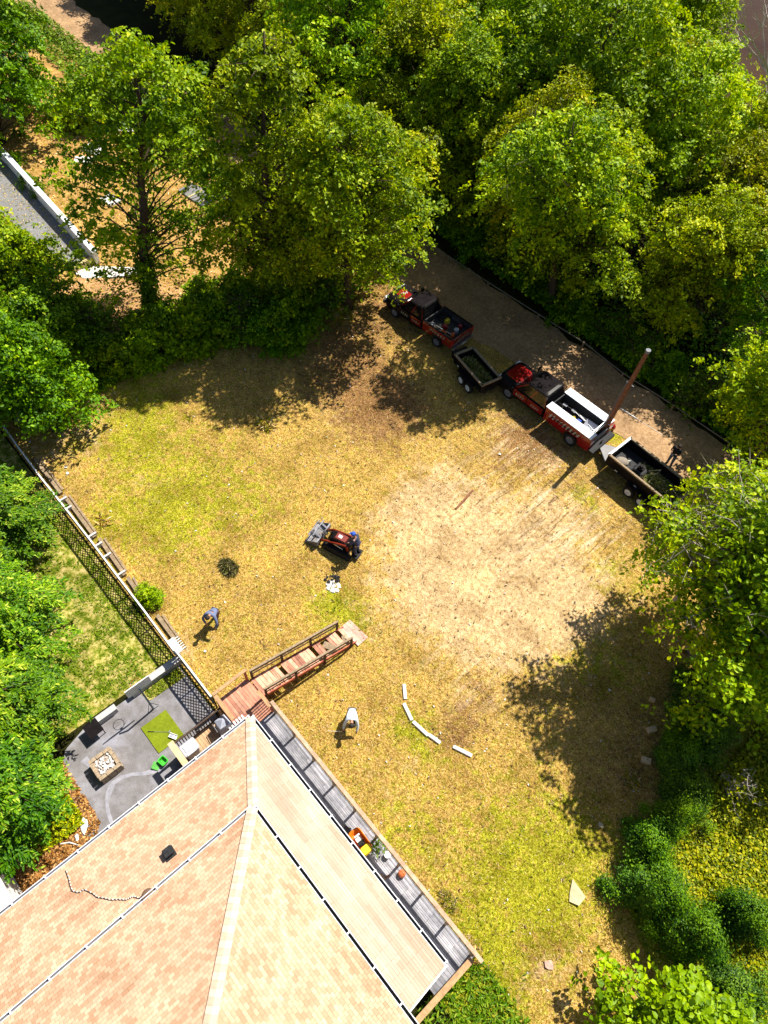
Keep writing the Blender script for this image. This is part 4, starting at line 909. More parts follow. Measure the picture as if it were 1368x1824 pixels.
t = thing('fire_pit', 'square brick fire pit filled with pale stones', 'fire pit', (-11.5, -2.34, .04), 0)
BRK = mat('pit_block', (.33, .25, .17), .9, .3, 7, bmp=.4)
q = M(); a = .48
for s in (-1, 1):
    for k in range(3):
        z = .1+k*.19
        for j in range(3):
            q.box((s*(a-.07), -.31+j*.31+(k % 2)*.03, z), (.14, .29, .17)); q.box((-.22+j*.22, s*(a-.07), z), (.21, .135, .17))
q.done('block_ring', BRK, t)
q = M(); q.box((0, 0, .25), (.68, .68, .42)); q.done('ash_bed', mat('ash', (.30, .24, .2), 1, .3, 10), t)
q = M(); r_ = random.Random(8)
for i in range(60): q.sph((r_.uniform(-.3, .3), r_.uniform(-.3, .3), .47+r_.uniform(0, .05)), (r_.uniform(.03, .08), r_.uniform(.03, .06), .035), 6, 4)
q.done('stones', OLDWHITE, t)
c = G(166, 1298, .5); t = thing('square_table', 'square black folding table at the patio edge under the feathery tree', 'table', (c.x, c.y, .04), .05)
q = M(); q.box((0, 0, .5), (.66, .6, .03)); q.box((0, 0, .518), (.6, .02, .008), .8); q.box((0, 0, .520), (.6, .02, .008), -.8); q.done('table_top', BLACK, t)
for x in (-.28, .28):
    for y in (-.25, .25): q = M(); q.box((x, y, .25), (.035, .035, .48)); q.done('leg', BLACK, t)
for px, py, s_, lab in ((150, 1472, .5, 'large white rag heaped on the brown leaves'), (138, 1494, .28, 'small white rag on the brown leaves')):
    c = G(px, py); q = M(); r_ = random.Random(px)
    pts = [(s_*(.5+r_.uniform(-.2, .25))*math.cos(6.28*i/9), s_*(.28+r_.uniform(-.1, .12))*math.sin(6.28*i/9), .03+r_.uniform(0, .1)) for i in range(9)]
    q.add(pts+[(0, 0, .14)], [(i, (i+1) % 9, 9) for i in range(9)]); tag(q.done('rag', WHITE, loc=(c.x, c.y, .05)), lab, 'rag'); bpy.context.scene.objects[-1].rotation_euler = (0, 0, -.4)
c = G(108, 1504); q = M(); q.tube([(0, 0, 0), (.2, .3, .03), (.5, .5, 0)], [.03, .03, .02], 6); tag(q.done('stick', OLDWHITE, loc=(c.x, c.y, .09)), 'pale stick on the brown leaves', 'stick')
# neighbour's white outbuilding corner, lower left
t = thing('shed', 'white walled shed corner at the lower left edge', 'shed', (-9.4, -8.4, 0))
q = M(); q.box((-.2, 0, 1.0), (1.3, 3.0, 2.0)); q.done('wall', WHITE, t)
q = M(); q.box((-.2, 0, 2.03), (1.5, 3.2, .07)); q.done('roof', OLDWHITE, t)

# deck things
c = G(642, 1502, 1.0)
t = thing('ride_on_toy', 'orange and yellow ride on toy car parked on the deck', 'toy car', (c.x, c.y, DZ), rad(-4))
OR = mat('orange_plastic', (.75, .17, .01), .35, .1, 5); YE = mat('yellow_plastic', (.8, .55, .01), .35, .1, 5)
q = M(); q.zloft([(.08, -.5, .42, -.24, .24, .14), (.3, -.52, .46, -.27, .27, .16), (.34, -.46, .4, -.22, .22, .14), (.2, -.36, .1, -.17, .17, .1)]); q.done('body', OR, t)
q = M(); q.zloft([(.26, .16, .5, -.25, .25, .14), (.4, .18, .46, -.2, .2, .12)]); q.done('hood', YE, t)
q = M(); q.box((-.12, 0, .3), (.22, .22, .06)); q.box((-.24, 0, .42), (.05, .22, .22)); q.done('seat', WHITE, t)
q = M(); q.tube([(.2, 0, .35), (.1, 0, .5)], .015, 6); q.tube([(.1+.02*math.cos(a_), .1*math.sin(a_), .5+.1*math.cos(a_)) for a_ in [6.28*i/12 for i in range(13)]], .012, 5, caps=False); q.done('steering_wheel', RUBBER, t)
q = M(); q.zloft([(.3, -.05, .14, -.13, .13, .06), (.36, -.05, .14, -.13, .13, .06)]); q.done('dashboard', RUBBER, t)
for x in (-.32, .3):
    for s in (-1, 1): q = M(); q.tube([(x, s*.2, .1), (x, s*.28, .1)], .1, 12); q.done('wheel', RUBBER, t)
c = G(617, 1482, 1.0); t = thing('folding_stool', 'small black folding stool behind the orange toy car', 'stool', (c.x, c.y, DZ), .4)
q = M(); q.box((0, 0, .36), (.26, .28, .02)); q.done('seat', BLACK, t)
for s in (-1, 1):
    q = M(); q.bar((-.14, s*.13, .01), (.14, s*.13, .35), .02, .02); q.bar((.14, s*.13, .01), (-.14, s*.13, .35), .02, .02); q.done('leg', DKSTEEL, t)
c = G(690, 1523, 1.1); q = M(); q.tube([(0, 0, 0), (0, 0, .2), (0, 0, .22)], [.09, .12, .12], 14); t = thing('potted_plant', 'potted plant in a round white pot on the deck by the rail', 'potted plant', (c.x, c.y, DZ)); q.done('pot', WHITE, t)
c2 = G(672, 1510, 1.3)-c
o = mobj('leaves', make_tree(111, .4, .3, .1, 10, 22, .07, .12, L_DARK, limb=.01, tr=.01)[1], t); o.location = (c2.x, c2.y, .1)
c = G(716, 1556, 1.1); t = thing('basketball', 'orange ball resting on the deck by the rail', 'ball', (c.x, c.y, DZ)); q = M(); q.sph((0, 0, .14), .14, 20, 14); q.done('shell', mat('orange_ball', (.62, .16, .05), .6, .1, 8), t, smooth=True)
q = M()
for ax in range(2):
    q.tube([(.141*math.cos(a_)*(1 if ax else 0), .141*math.cos(a_)*(0 if ax else 1), .14+.141*math.sin(a_)) for a_ in [6.2832*i/24 for i in range(25)]], .003, 4, caps=False)
q.done('seam', RUBBER, t)
for i, (px, py) in enumerate(((676, 1561), (689, 1562))):
    c = G(px, py, 1.0); t = thing('sandal', 'brown strapped sandal on the deck, the %s one' % ('one nearer the gutter', 'one nearer the ball')[i], 'sandal', (c.x, c.y, DZ), 1.2, 'pair of brown sandals on the deck')
    q = M(); q.zloft([(0, -.14, .14, -.05, .05, .045), (.03, -.14, .14, -.05, .05, .045)]); q.done('sole', BRK, t)
    q = M()
    for x in (-.06, .01, .08): q.tube([(x, -.05, .02), (x, 0, .07), (x, .05, .02)], .014, 5)
    q.done('strap', mat('brown_leather', (.22, .06, .03), .6), t)

# ------------------------------------------------------------------ vehicles (x forward, y left)
GRAPH_W = mat('decal_white', (.42, .44, .40), .4, .2, 12); GRAPH_G = mat('decal_grey_green', (.22, .26, .2), .4, .5, 10)
LAMP_R = mat('tail_lamp', (.5, .01, .01), .2, .1, 5); LAMP_W = mat('head_lamp', (.8, .82, .85), .15, .1, 5)
BEDL = mat('bed_liner', (.03, .03, .032), .8, .4, 12)
def splat(seed, rx, ry, n=5):                # jagged lettering-like swash, drawn flat in xy
    r = random.Random(seed); q = M()
    for i in range(n):
        cx = -rx+2*rx*(i+.5)/n; w_ = rx/n*.8; h_ = ry*r.uniform(.6, 1); k = r.uniform(-.3, .3)*w_*2
        q.add([(cx-w_, -h_, 0), (cx+w_*.2, -h_*.8, 0), (cx+w_+k, h_, 0), (cx-w_*.1+k, h_*.7, 0)], [(0, 1, 2, 3)])
        q.add([(cx-w_*.9, h_*.1, .002), (cx+w_*1.1, h_*.0, .002), (cx+w_*1.1, h_*.25, .002), (cx-w_*.8, h_*.35, .002)], [(0, 1, 2, 3)])
    return q
def wheel(parent, x, y, r, w_=.24, rim=STEEL, name='wheel', dual=False):
    s = 1 if y > 0 else -1; q = M(); n = 22
    ww = w_*(1.9 if dual else 1)
    yi, yo = y-s*ww, y
    q.tube([(x, yi, r), (x, yi+s*.03, r), (x, yo-s*.03, r), (x, yo, r)], [r*.93, r, r, r*.93], n); o = q.done(name, RUBBER, parent)
    q = M(); q.tube([(x, yo+s*.004, r), (x, yo+s*.012, r)], [r*.60, r*.56], 16); q.tube([(x, yo+s*.01, r), (x, yo+s*.05, r)], [r*.2, r*.14], 10); q.done('rim', rim, o)
def pickup(name, label, loc, rz, L, Wd, utility):
    t = thing(name, label, 'pickup truck', loc, rz); hw = Wd/2; f = L/2; r = -L/2
    cabF, cabR = f-1.28, (f-3.15 if not utility else f-3.45)
    lower = BLACK if not utility else BLACK
    bedx = cabR-.06; top = 1.08; wr = .40 if utility else .36
    q = M()
    q.zloft([(.42, cabR-.02, f-.06, -hw+.06, hw-.06, .22), (.62, cabR-.02, f, -hw, hw, .30), (.88, cabR-.02, f-.01, -hw, hw, .32), (1.0, cabR-.02, f-.06, -hw+.03, hw-.03, .3), (top, cabR-.02, f-.2, -hw+.1, hw-.1, .25)])
    q.done('body', lower, t, smooth=False)
    q = M(); q.zloft([(1.06, cabF-.12, f-.12, -hw+.13, hw-.13, .2), (1.14, cabF-.14, f-.22, -hw+.2, hw-.2, .2), (1.165, cabF-.14, f-.36, -hw+.32, hw-.32, .16)])
    hood = q.done('hood', BLACK, t)
    if utility: q = M(); q.zloft([(1.166, cabF+.0, f-.24, -.62, .62, .2), (1.178, cabF+.03, f-.3, -.56, .56, .18)]); q.done('hood_panel', RED, hood)
    if not utility:
        q = M(); q.zloft([(1.166, cabF+.1, f-.38, -.34, .34, .16), (1.176, cabF+.12, f-.42, -.3, .3, .14)]); q.done('hood_panel', RED, hood)
        o = splat(3, .30, .17).done('hood_graphic', GRAPH_W, hood, loc=((cabF+f)/2-.1, 0, 1.185)); o.rotation_euler = (0, 0, rad(75))
    # cab: tapered greenhouse of dark glass with a painted roof and pillars
    g0 = (top-.01, cabR+.04, cabF+.1, -hw+.09, hw-.09, .12); g1 = (1.76, cabR+.22, cabF-.62, -hw+.25, hw-.25, .14)
    q = M(); q.zloft([g0, g1]); q.done('windows', GLASS, t)
    q = M(); q.zloft([(1.755, cabR+.19, cabF-.58, -hw+.22, hw-.22, .14), (1.81, cabR+.24, cabF-.64, -hw+.28, hw-.28, .16), (1.835, cabR+.4, cabF-.8, -hw+.45, hw-.45, .2)]); q.done('roof', BLACK, t)
    q = M()
    def gp(k, s, z):
        u_ = (z-g0[0])/(g1[0]-g0[0]); xa = g0[1]+(g1[1]-g0[1])*u_; xb = g0[2]+(g1[2]-g0[2])*u_; yy = g0[4]+(g1[4]-g0[4])*u_
        return Vector((xa+(xb-xa)*k, s*(yy+.004), z))
    for s in (-1, 1):
        for k in ((.0, .03), (.45, .50), (.93, .985)):
            q = M(); a = [gp(k[0], s, g0[0]), gp(k[1], s, g0[0]), gp(k[1], s, 1.77), gp(k[0], s, 1.77)]
            q.add(a, [(0, 1, 2, 3)] if s < 0 else [(3, 2, 1, 0)]); q.done('pillar', RED, t)
    for s in (-1, 1): q = M(); q.bar(gp(0, s, g0[0]+.02), gp(1, s, g0[0]+.02), .03, .05); q.done('window_sill', BLACK, t)
    # red rear corner of the cab and doors
    RD_ = [RED, BLACK]
    for s in (-1, 1):
        for di, (x0, x1) in enumerate(((cabF-.95, cabF+.0), (cabR+.08, cabF-.99))):
            q = M(); q.box(((x0+x1)/2, s*(hw+.004), .86), (x1-x0-.03, .03, .44)); d = q.done('door', BLACK if (di == 0 and not utility) else RED, t)
            q = M(); q.box((x0+.14, s*(hw+.03), 1.0), (.16, .03, .03)); q.done('handle', BLACK, d)
            o = splat(int(x0*10)+5, .3, .12, 4).done('side_graphic', GRAPH_G, d, loc=((x0+x1)/2, s*(hw+.024), .82)); o.rotation_euler = (rad(90), 0, 0 if s < 0 else rad(180))
        q = M(); q.box((cabF-.02, s*(hw+.16), 1.2), (.1, .22, .22)); q.bar((cabF-.02, s*(hw-.02), 1.1), (cabF-.02, s*(hw+.1), 1.18), .05, .05); q.done('mirror', BLACK, t)
        q = M(); q.box((f-.08, s*(hw-.22), .9), (.16, .30, .16)); q.done('headlight', LAMP_W, t)
    q = M(); q.zloft([(.5, f-.05, f+.12, -hw+.04, hw-.04, .08), (.66, f-.05, f+.12, -hw+.04, hw-.04, .08)]); q.done('bumper', DKSTEEL if not utility else BLACK, t)
    q = M(); q.box((f-.0, 0, .86), (.05, 1.05, .22)); q.done('grille', DKSTEEL, t)
    q = M()
    q.add([gp(.97, -1, top+.03)+Vector((.10, .06, 0)), gp(.97, 1, top+.03)+Vector((.10, -.06, 0)), gp(.97, 1, 1.2)+Vector((.03, -.1, 0)), gp(.97, -1, 1.2)+Vector((.03, .1, 0))], [(0, 1, 2, 3)]); q.done('cowl', BLACK, t)
    q = M(); q.box(((bedx+r)/2, 0, .62), (bedx-r-.04, Wd-.5, .2)); q.box(((f+bedx)/2, 0, .5), (f-bedx-1, Wd-.5, .18)); q.done('chassis', DKSTEEL, t)
    rxw = r+1.15; fxw = f-.95
    if not utility:
        q = M(); q.box(((bedx+r)/2, 0, .78), (bedx-r-.06, Wd-.14, .06)); q.box((bedx-.05, 0, 1.0), (.06, Wd-.14, .46)); q.done('bed_floor', BEDL, t)
        for s in (-1, 1):
            q = M(); pr = [(r+.02, .6), (rxw-.45, .6), (rxw-.32, .86), (rxw+.32, .86), (rxw+.45, .6), (bedx-.02, .6), (bedx-.02, 1.24), (r+.02, 1.22)]
            y0, y1 = (hw-.10, hw) if s > 0 else (-hw, -hw+.10); q.side(pr, y0, y1); w_ = q.done('bed_side', RED, t)
            o = splat(7+s, .62, .14, 6).done('side_graphic', GRAPH_G, w_, loc=((bedx+r)/2, s*(hw+.004), 1.0)); o.rotation_euler = (rad(90), 0, 0 if s < 0 else rad(180))
            q = M(); q.box(((bedx+r)/2, s*(hw-.05), 1.25), (bedx-r-.05, .12, .03)); q.done('bed_rail', BLACK, t)
            q = M(); q.box(((bedx+r)/2, s*(hw-.115), 1.0), (bedx-r-.1, .02, .44)); q.done('bed_liner', BEDL, t)
            q = M(); q.box((r+.03, s*(hw-.05), 1.02), (.08, .12, .34)); q.done('tail_light', LAMP_R, t)
            q = M(); q.box((rxw, s*(hw-.2), .95), (.7, .22, .3)); q.done('wheel_arch', BEDL, t)
        q = M(); q.box((r+.02, 0, 1.0), (.07, Wd-.24, .46)); g = q.done('tailgate', RED, t)
        o = splat(21, .5, .12, 6).done('tailgate_graphic', GRAPH_G, g, loc=(r-.018, 0, 1.0)); o.rotation_euler = (rad(90), 0, rad(-90))
        q = M(); q.box((r-.08, 0, .58), (.18, Wd-.1, .14)); q.done('bumper', CHROME, t)
        q = M(); q.box((r-.175, 0, .62), (.01, .3, .13)); q.done('licence_plate', WHITE, t)
    else:
        q = M(); q.box(((bedx+r)/2, 0, .80), (bedx-r-.02, 1.2, .06)); q.box((bedx-.06, 0, 1.14), (.06, 1.2, .6)); q.done('bed_floor', BEDL, t)
        for s in (-1, 1):
            q = M(); pr = [(r+.04, .55), (rxw-.50, .55), (rxw-.36, .92), (rxw+.36, .92), (rxw+.5, .55), (bedx-.03, .55), (bedx-.03, 1.50), (r+.04, 1.44)]
            y0, y1 = (hw-.46, hw+.03) if s > 0 else (-hw-.03, -hw+.46); q.side(pr, y0, y1); w_ = q.done('tool_body', RED, t)
            q = M(); q.box(((bedx+r)/2+.02, s*(hw-.215), 1.49), (bedx-r-.02, .52, .05)); q.done('box_top', ALU, t)
            q = M(); q.box(((bedx+r)/2, s*(hw-.475), 1.13), (bedx-r-.1, .02, .66)); q.done('bed_liner', BEDL, t)
            q = M()
            for xx in (bedx-.95, rxw+.2, rxw-.5): q.box((xx, s*(hw+.034), 1.15), (.012, .012, .55))
            q.done('door_seams', BLACK, w_)
            o = splat(11+s, 1.05, .22, 9).done('side_graphic', GRAPH_W, w_, loc=((bedx+r)/2+.2, s*(hw+.036), 1.12)); o.rotation_euler = (rad(90), 0, 0 if s < 0 else rad(180))
            o = splat(31+s, .9, .12, 7).done('side_graphic', DKSTEEL, w_, loc=((bedx+r)/2+.15, s*(hw+.042), 1.1)); o.rotation_euler = (rad(90), 0, 0 if s < 0 else rad(180))
            q = M(); q.box((r+.01, s*(hw-.2), 1.0), (.05, .4, .82)); pl = q.done('rear_panel', RED, t)
            for zz in (.9, 1.1):
                q = M(); q.box((r-.02, s*(hw-.2), zz), (.02, .26, .1)); q.done('tail_light', LAMP_W if zz > 1 else LAMP_R, pl)
        q = M(); q.box((r+.03, 0, 1.02), (.06, 1.1, .44)); q.done('tailgate', STEEL, t)
        q = M(); q.box((r-.16, 0, .66), (.36, Wd-.04, .06)); q.box((r-.33, 0, .6), (.05, Wd-.04, .18)); q.done('bumper', DKSTEEL, t)
        q = M(); q.bar((r+.2, -.55, 1.5), (r+.2, .55, 1.5), .05, .05); q.bar((r+.32, -.5, 1.46), (r+.32, .5, 1.46), .04, .04); q.done('rear_rail', CHROME, t)
    for s in (-1, 1):
        wheel(t, fxw, s*(hw-.0), wr, .26, STEEL); wheel(t, rxw, s*(hw-.0), wr, .26, STEEL, dual=utility)
    return t
def heap(parent_loc, rz, seed, spec, nm='tool', base=.82):
    """loose cargo lying in a bed: each piece a thing of its own"""
    Rm = Matrix.Rotation(rz, 3, 'Z')
    for (kind, x, y, z, a, col, lab, cat) in spec:
        p = Vector(parent_loc)+Rm @ Vector((x, y, 0)); m = col
        if kind == 'can':
            t = thing('fuel_can', lab, cat, (p.x, p.y, z), rz+a); q = M(); q.zloft([(0, -.15, .15, -.10, .10, .04), (.26, -.15, .15, -.10, .10, .04), (.31, -.10, .10, -.06, .06, .03)]); q.done('body', m, t)
            q = M(); q.tube([(.08, 0, .3), (.13, 0, .37)], .025, 8); q.done('cap', BLACK, t); q = M(); q.tube([(-.1, 0, .3), (-.05, 0, .36), (.03, 0, .36), (.05, 0, .31)], .015, 6, caps=False); q.done('handle', m, t)
        elif kind == 'blower':
            t = thing('leaf_blower', lab, cat, (p.x, p.y, z), rz+a); q = M(); q.sph((0, 0, .13), (.17, .13, .14), 12, 8); q.done('motor', m, t)
            q = M(); q.tube([(.1, 0, .12), (.4, .03, .14), (.75, .06, .1)], [.05, .045, .035], 10); q.done('tube', BLACK, t); q = M(); q.tube([(-.08, 0, .25), (0, 0, .31), (.09, 0, .25)], .02, 6); q.done('handle', BLACK, t)
        elif kind == 'pole':
            t = thing('long_handled_tool', lab, cat, (p.x, p.y, z), rz+a); q = M(); q.tube([(-.75, 0, .06), (.55, 0, .12)], .02, 6); q.done('shaft', m, t)
            q = M(); q.box((.66, 0, .12), (.26, .2, .03)); q.done('head', STEEL, t)
        elif kind == 'hose':
            t = thing('coiled_hose', lab, cat, (p.x, p.y, z), rz+a); q = M(); q.tube([((.2+.012*i/8)*math.cos(i*.5), (.2+.012*i/8)*math.sin(i*.5), .05+.006*i) for i in range(44)], .022, 5); q.done('coil', m, t)
        elif kind == 'bucket':
            t = thing('bucket', lab, cat, (p.x, p.y, z), rz+a); q = M(); q.tube([(0, 0, 0), (0, 0, .3), (0, 0, .29), (0, 0, .04)], [.12, .15, .135, .11], 14); q.done('body', m, t); q = M(); q.tube([(.15*math.cos(b_), .15*math.sin(b_)*.3+.1, .3+.02*math.sin(b_)) for b_ in [3.14*i/8 for i in range(9)]], .006, 4); q.done('handle', CHROME, t)
        elif kind == 'barrow':
            t = thing('wheelbarrow', lab, cat, (p.x, p.y, z), rz+a); q = M(); q.add([(-.4, -.22, .38), (.4, -.3, .42), (.4, .3, .42), (-.4, .22, .38), (-.2, -.12, .16), (.2, -.15, .16), (.2, .15, .16), (-.2, .12, .16)], [(0, 1, 5, 4), (1, 2, 6, 5), (2, 3, 7, 6), (3, 0, 4, 7), (4, 5, 6, 7)]); q.done('tray', m, t)
            for s in (-1, 1): q = M(); q.tube([(-.5, s*.1, .16), (.2, s*.2, .2), (.85, s*.28, .4)], .018, 6); q.done('handle', CHROME, t)
            q = M(); q.tube([(-.5, -.04, .16), (-.5, .04, .16)], .16, 14); q.done('wheel', RUBBER, t)
BLUEP = mat('blue_plastic', (.02, .08, .5), .4); WOODH = mat('handle_wood', (.5, .33, .16), .7)
YEL = mat('yellow_plastic_dull', (.6, .45, .02), .4); ORP = mat('orange_power_tool', (.65, .13, .02), .4)
T1 = (-22.15, 25.42, 0); A1 = rad(180+4)
pickup('pickup_truck', 'black and red pickup with open cargo bed, front most of the two trucks', T1, A1, 5.55, 1.92, False)
heap(T1, A1, 1, [('can', -1.5, .1, .82, .3, RED, 'red fuel can in the middle of the front pickup bed', 'fuel can'), ('can', -1.25, -.35, .82, 1.2, YEL, 'yellow fuel can in the front pickup bed', 'fuel can'), ('blower', -1.75, .5, .82, .2, ORP, 'orange leaf blower by the bed side of the front pickup', 'leaf blower'),
  ('can', -2.1, -.55, .82, .5, RED, 'red fuel can at the tailgate corner of the front pickup', 'fuel can'), ('pole', -1.6, .62, .9, .05, WOODH, 'long wooden handled tool along the side of the front pickup bed', 'garden tool'), ('pole', -1.5, .38, .86, .12, CHROME, 'long metal handled tool in the front pickup bed', 'garden tool'),
  ('bucket', -2.2, -.1, .82, 0, GP, 'grey bucket near the tailgate of the front pickup', 'bucket'), ('hose', -.8, -.45, .82, 0, RUBBER, 'black coiled hose behind the cab of the front pickup', 'hose'), ('can', -2.3, .35, .82, 2, ORP, 'orange fuel can by the tailgate of the front pickup', 'fuel can')])
T2 = (-12.62, 25.98, 0); A2 = rad(180+1.5)
pickup('utility_truck', 'red and black utility truck with white topped tool boxes along its bed', T2, A2, 6.6, 2.02, True)
heap(T2, A2, 2, [('can', -1.05, .25, .83, .3, RED, 'red fuel can in the utility truck bed', 'fuel can'), ('can', -1.5, .2, .83, .9, YEL, 'yellow fuel can in the utility truck bed', 'fuel can'), ('can', -1.85, .12, .83, .2, BLUEP, 'blue fuel can in the utility truck bed', 'fuel can'),
  ('hose', -.45, .15, .83, 0, RUBBER, 'black coiled hose behind the cab of the utility truck', 'hose'), ('barrow', -2.6, .0, .84, .2, GP, 'grey wheelbarrow loaded at the rear of the utility truck bed', 'wheelbarrow'), ('pole', -1.3, -.3, .95, .1, CHROME, 'long metal handled tool along the road side of the utility truck bed', 'garden tool'),
  ('blower', -2.1, .35, .83, -.3, ORP, 'orange leaf blower beside the blue can in the utility truck', 'leaf blower'), ('pole', -1.9, -.15, .98, -.12, ALU, 'white handled tool lying across the utility truck bed', 'garden tool')])
def trailer(name, label, loc, rz, L, Wd, zf, zt, rails, axles, box):
    t = thing(name, label, 'trailer', loc, rz); hw = Wd/2; q = M()
    q.box((0, 0, zf), (L, Wd, .06)); q.box((0, 0, zf-.12), (L, Wd*.6, .16)); q.done('bed_floor', DKSTEEL, t)
    for s in (-1, 1):
        q = M(); q.box((0, s*(hw-.03), (zf+zt)/2), (L, .05, zt-zf)); w_ = q.done('side_wall', BLACK, t)
        for i in range(6): q = M(); q.box((-L/2+.1+i*(L-.2)/5, s*(hw+.01), (zf+zt)/2), (.05, .05, zt-zf)); q.done('stake', BLACK, w_)
        q = M(); q.box((0, s*(hw-.03), zt+.04), (L+.06, .11, .09)); q.done('top_rail', rails, t)
        q = M()
        for xx in (-L*.3, 0.05, L*.32): q.box((xx, s*(hw+.04), zf+.12), (.16, .01, .045))
        q.done('reflectors', WHITE, w_)
        n = len(axles); q = M(); xm = sum(axles)/n; q.box((xm, s*(hw+.14), .78), (.62*n+.25, .28, .04)); q.done('fender', BLACK, t)
        for ax in axles: wheel(t, ax, s*(hw+.26), .33, .2, WHITE)
    q = M(); q.box((L/2, 0, (zf+zt)/2), (.06, Wd, zt-zf)); q.done('front_wall', BLACK, t)
    q = M(); q.box((L/2, 0, zt+.04), (.12, Wd+.02, .09)); q.done('top_rail', rails if not box else ALU, t)
    q = M(); q.box((-L/2, 0, (zf+zt)/2), (.06, Wd, zt-zf)); q.done('tailgate', BLACK, t)
    q = M(); q.box((-L/2, 0, zt+.04), (.11, Wd+.02, .09)); q.done('top_rail', rails, t)
    q = M(); q.bar((L/2, hw*.8, .5), (L/2+1.15, 0, .48), .08, .1); q.bar((L/2, -hw*.8, .5), (L/2+1.15, 0, .48), .08, .1); q.box((L/2+1.2, 0, .5), (.25, .1, .1)); q.done('drawbar', DKSTEEL, t)
    if box:
        q = M(); q.add([(L/2+.04, -hw*.78, .56), (L/2+.04, hw*.78, .56), (L/2+1.0, .12, .56), (L/2+1.0, -.12, .56)], [(0, 1, 2, 3)]); q.done('tongue_plate', mat('tongue_grey', (.13, .125, .14), .5, .2, 4), t)
        q = M(); q.tube([(L/2+1.02, .0, .3), (L/2+1.02, 0, .85)], .04, 8); q.tube([(L/2+1.02, -.14, .84), (L/2+1.02, .14, .84)], .015, 6); q.done('jack', BLACK, t)
    else:
        q = M(); q.zloft([(.55, L/2+.08, L/2+.48, -.5, .5, .05), (.95, L/2+.08, L/2+.48, -.5, .5, .05)]); q.done('tool_box', BLACK, t)
    return t
R1 = (-17.03, 24.42, 0); TR1 = rad(180+12)
trailer('dump_trailer', 'small black twin axle trailer with wooden rails holding green clippings', R1, rad(180-11), 2.7, 1.3, .62, 1.15, WOODGREY, (.18, -.52), False)
R2 = (-6.05, 25.95, 0); AR2 = rad(180-1)
trailer('dump_trailer', 'large black trailer with grey tongue plate carrying a small machine', R2, AR2, 4.1, 1.85, .70, 1.35, WOODGREY, (.15, -.65), True)
def bedpile(name, lab, loc, rz, L, W, z, seed, m, n, size):
    rng = np.random.default_rng(seed); X = rng.uniform(-L/2, L/2, n); Y = rng.uniform(-W/2, W/2, n)
    H = .22*np.clip(1-(X/L*1.7)**2, 0, 1)*np.clip(1-(Y/W*1.7)**2, 0, 1)
    c, s = math.cos(rz), math.sin(rz)
    P = np.stack([loc[0]+c*X-s*Y, loc[1]+s*X+c*Y, z+H*rng.uniform(.2, 1.1, n)+.02], 1)
    me = leafmesh(name, leaves(rng, P, np.array([0, 0, .8])+rng.normal(size=(n, 3))*.6, size, .13, .6, rng.normal(size=(n, 3))*[1, 1, .4], .1), rng.uniform(0, 1, n), m)
    return tag(mobj(name, me), lab, name.replace('_', ' '), kind='stuff')
BRUSH = leafmat('clippings', [(0, (.03, .05, .008)), (.35, (.08, .12, .01)), (.6, (.2, .2, .04)), (.85, (.36, .27, .12)), (1, (.5, .42, .25))], .1)
bedpile('green_clippings', 'green and brown clippings filling the small trailer', R1, rad(180-11), 2.4, 1.05, .68, 51, BRUSH, 2600, .3)
bedpile('dark_clippings', 'dark clippings covering the rear of the large trailer bed', (-5.5, 25.9), AR2, 2.6, 1.5, .74, 52, BRUSH, 2600, .22)
t = thing('mower', 'small dark walk behind machine standing in the large trailer', 'mower', (-6.55, 25.95, .73), AR2)
q = M(); q.zloft([(.12, -.35, .35, -.3, .3, .1), (.26, -.33, .33, -.28, .28, .1), (.3, -.25, .25, -.2, .2, .08)]); q.done('deck', DKSTEEL, t)
q = M(); q.zloft([(.3, -.16, .18, -.16, .16, .05), (.5, -.15, .17, -.15, .15, .05)]); q.tube([(0, 0, .5), (0, 0, .58)], .11, 12); q.done('engine', BLACK, t)
for s in (-1, 1):
    q = M(); q.tube([(-.3, s*.2, .3), (-.85, s*.22, .95)], .018, 6); q.done('handle', CHROME, t)
    for x in (-.3, .3): q = M(); q.tube([(x, s*.3, .12), (x, s*.37, .12)], .12, 12); q.done('wheel', RUBBER, t)
q = M(); q.tube([(-.85, -.22, .95), (-.85, .22, .95)], .02, 6); q.done('grip', RUBBER, t)
c = G(1100, 812, .75); t = thing('white_sack', 'pale sack slumped at the front of the large trailer bed', 'sack', (-7.55, 25.75, .73), .5)
q = M(); q.sph((0, 0, .12), (.36, .28, .16), 12, 7, z0=-.7); q.done('bag', mat('dusty_sack', (.25, .21, .17), .9), t); q = M(); q.tube([(.3, .1, .16), (.42, .16, .2)], [.06, .03], 8); q.done('tied_neck', OLDWHITE, t)

# compact stand-on track loader
SK = (-13.45, 11.3, 0); AS = rad(199)
t = thing('track_loader', 'compact red and black track loader with grapple bucket and operator', 'loader', SK, AS)
RO = mat('loader_red', (.17, .016, .007), .35, .2, 4, coat=.4)
for s in (-1, 1):
    q = M(); pr = [(-.75, .02), (.55, .02), (.72, .14), (.72, .3), (.5, .44), (-.65, .44), (-.85, .3), (-.85, .14)]
    y0, y1 = (.3, .52) if s > 0 else (-.52, -.3); q.side(pr, y0, y1); tr_ = q.done('track', RUBBER, t)
    q = M()
    for i in range(13): q.box((-.75+i*.112, s*.41, .45), (.05, .225, .02))
    q.done('track_lugs', RUBBER, tr_)
    q = M(); q.bar((-.55, s*.30, .95), (.55, s*.36, .62), .07, .12); q.bar((.55, s*.36, .62), (.92, s*.32, .32), .07, .11); q.bar((-.55, s*.3, .95), (-.62, s*.3, .55), .07, .12); q.done('lift_arm', RO, t)
    q = M(); q.tube([(-.35, s*.30, .5), (.25, s*.33, .68)], .03, 8); q.done('cylinder', CHROME, t)
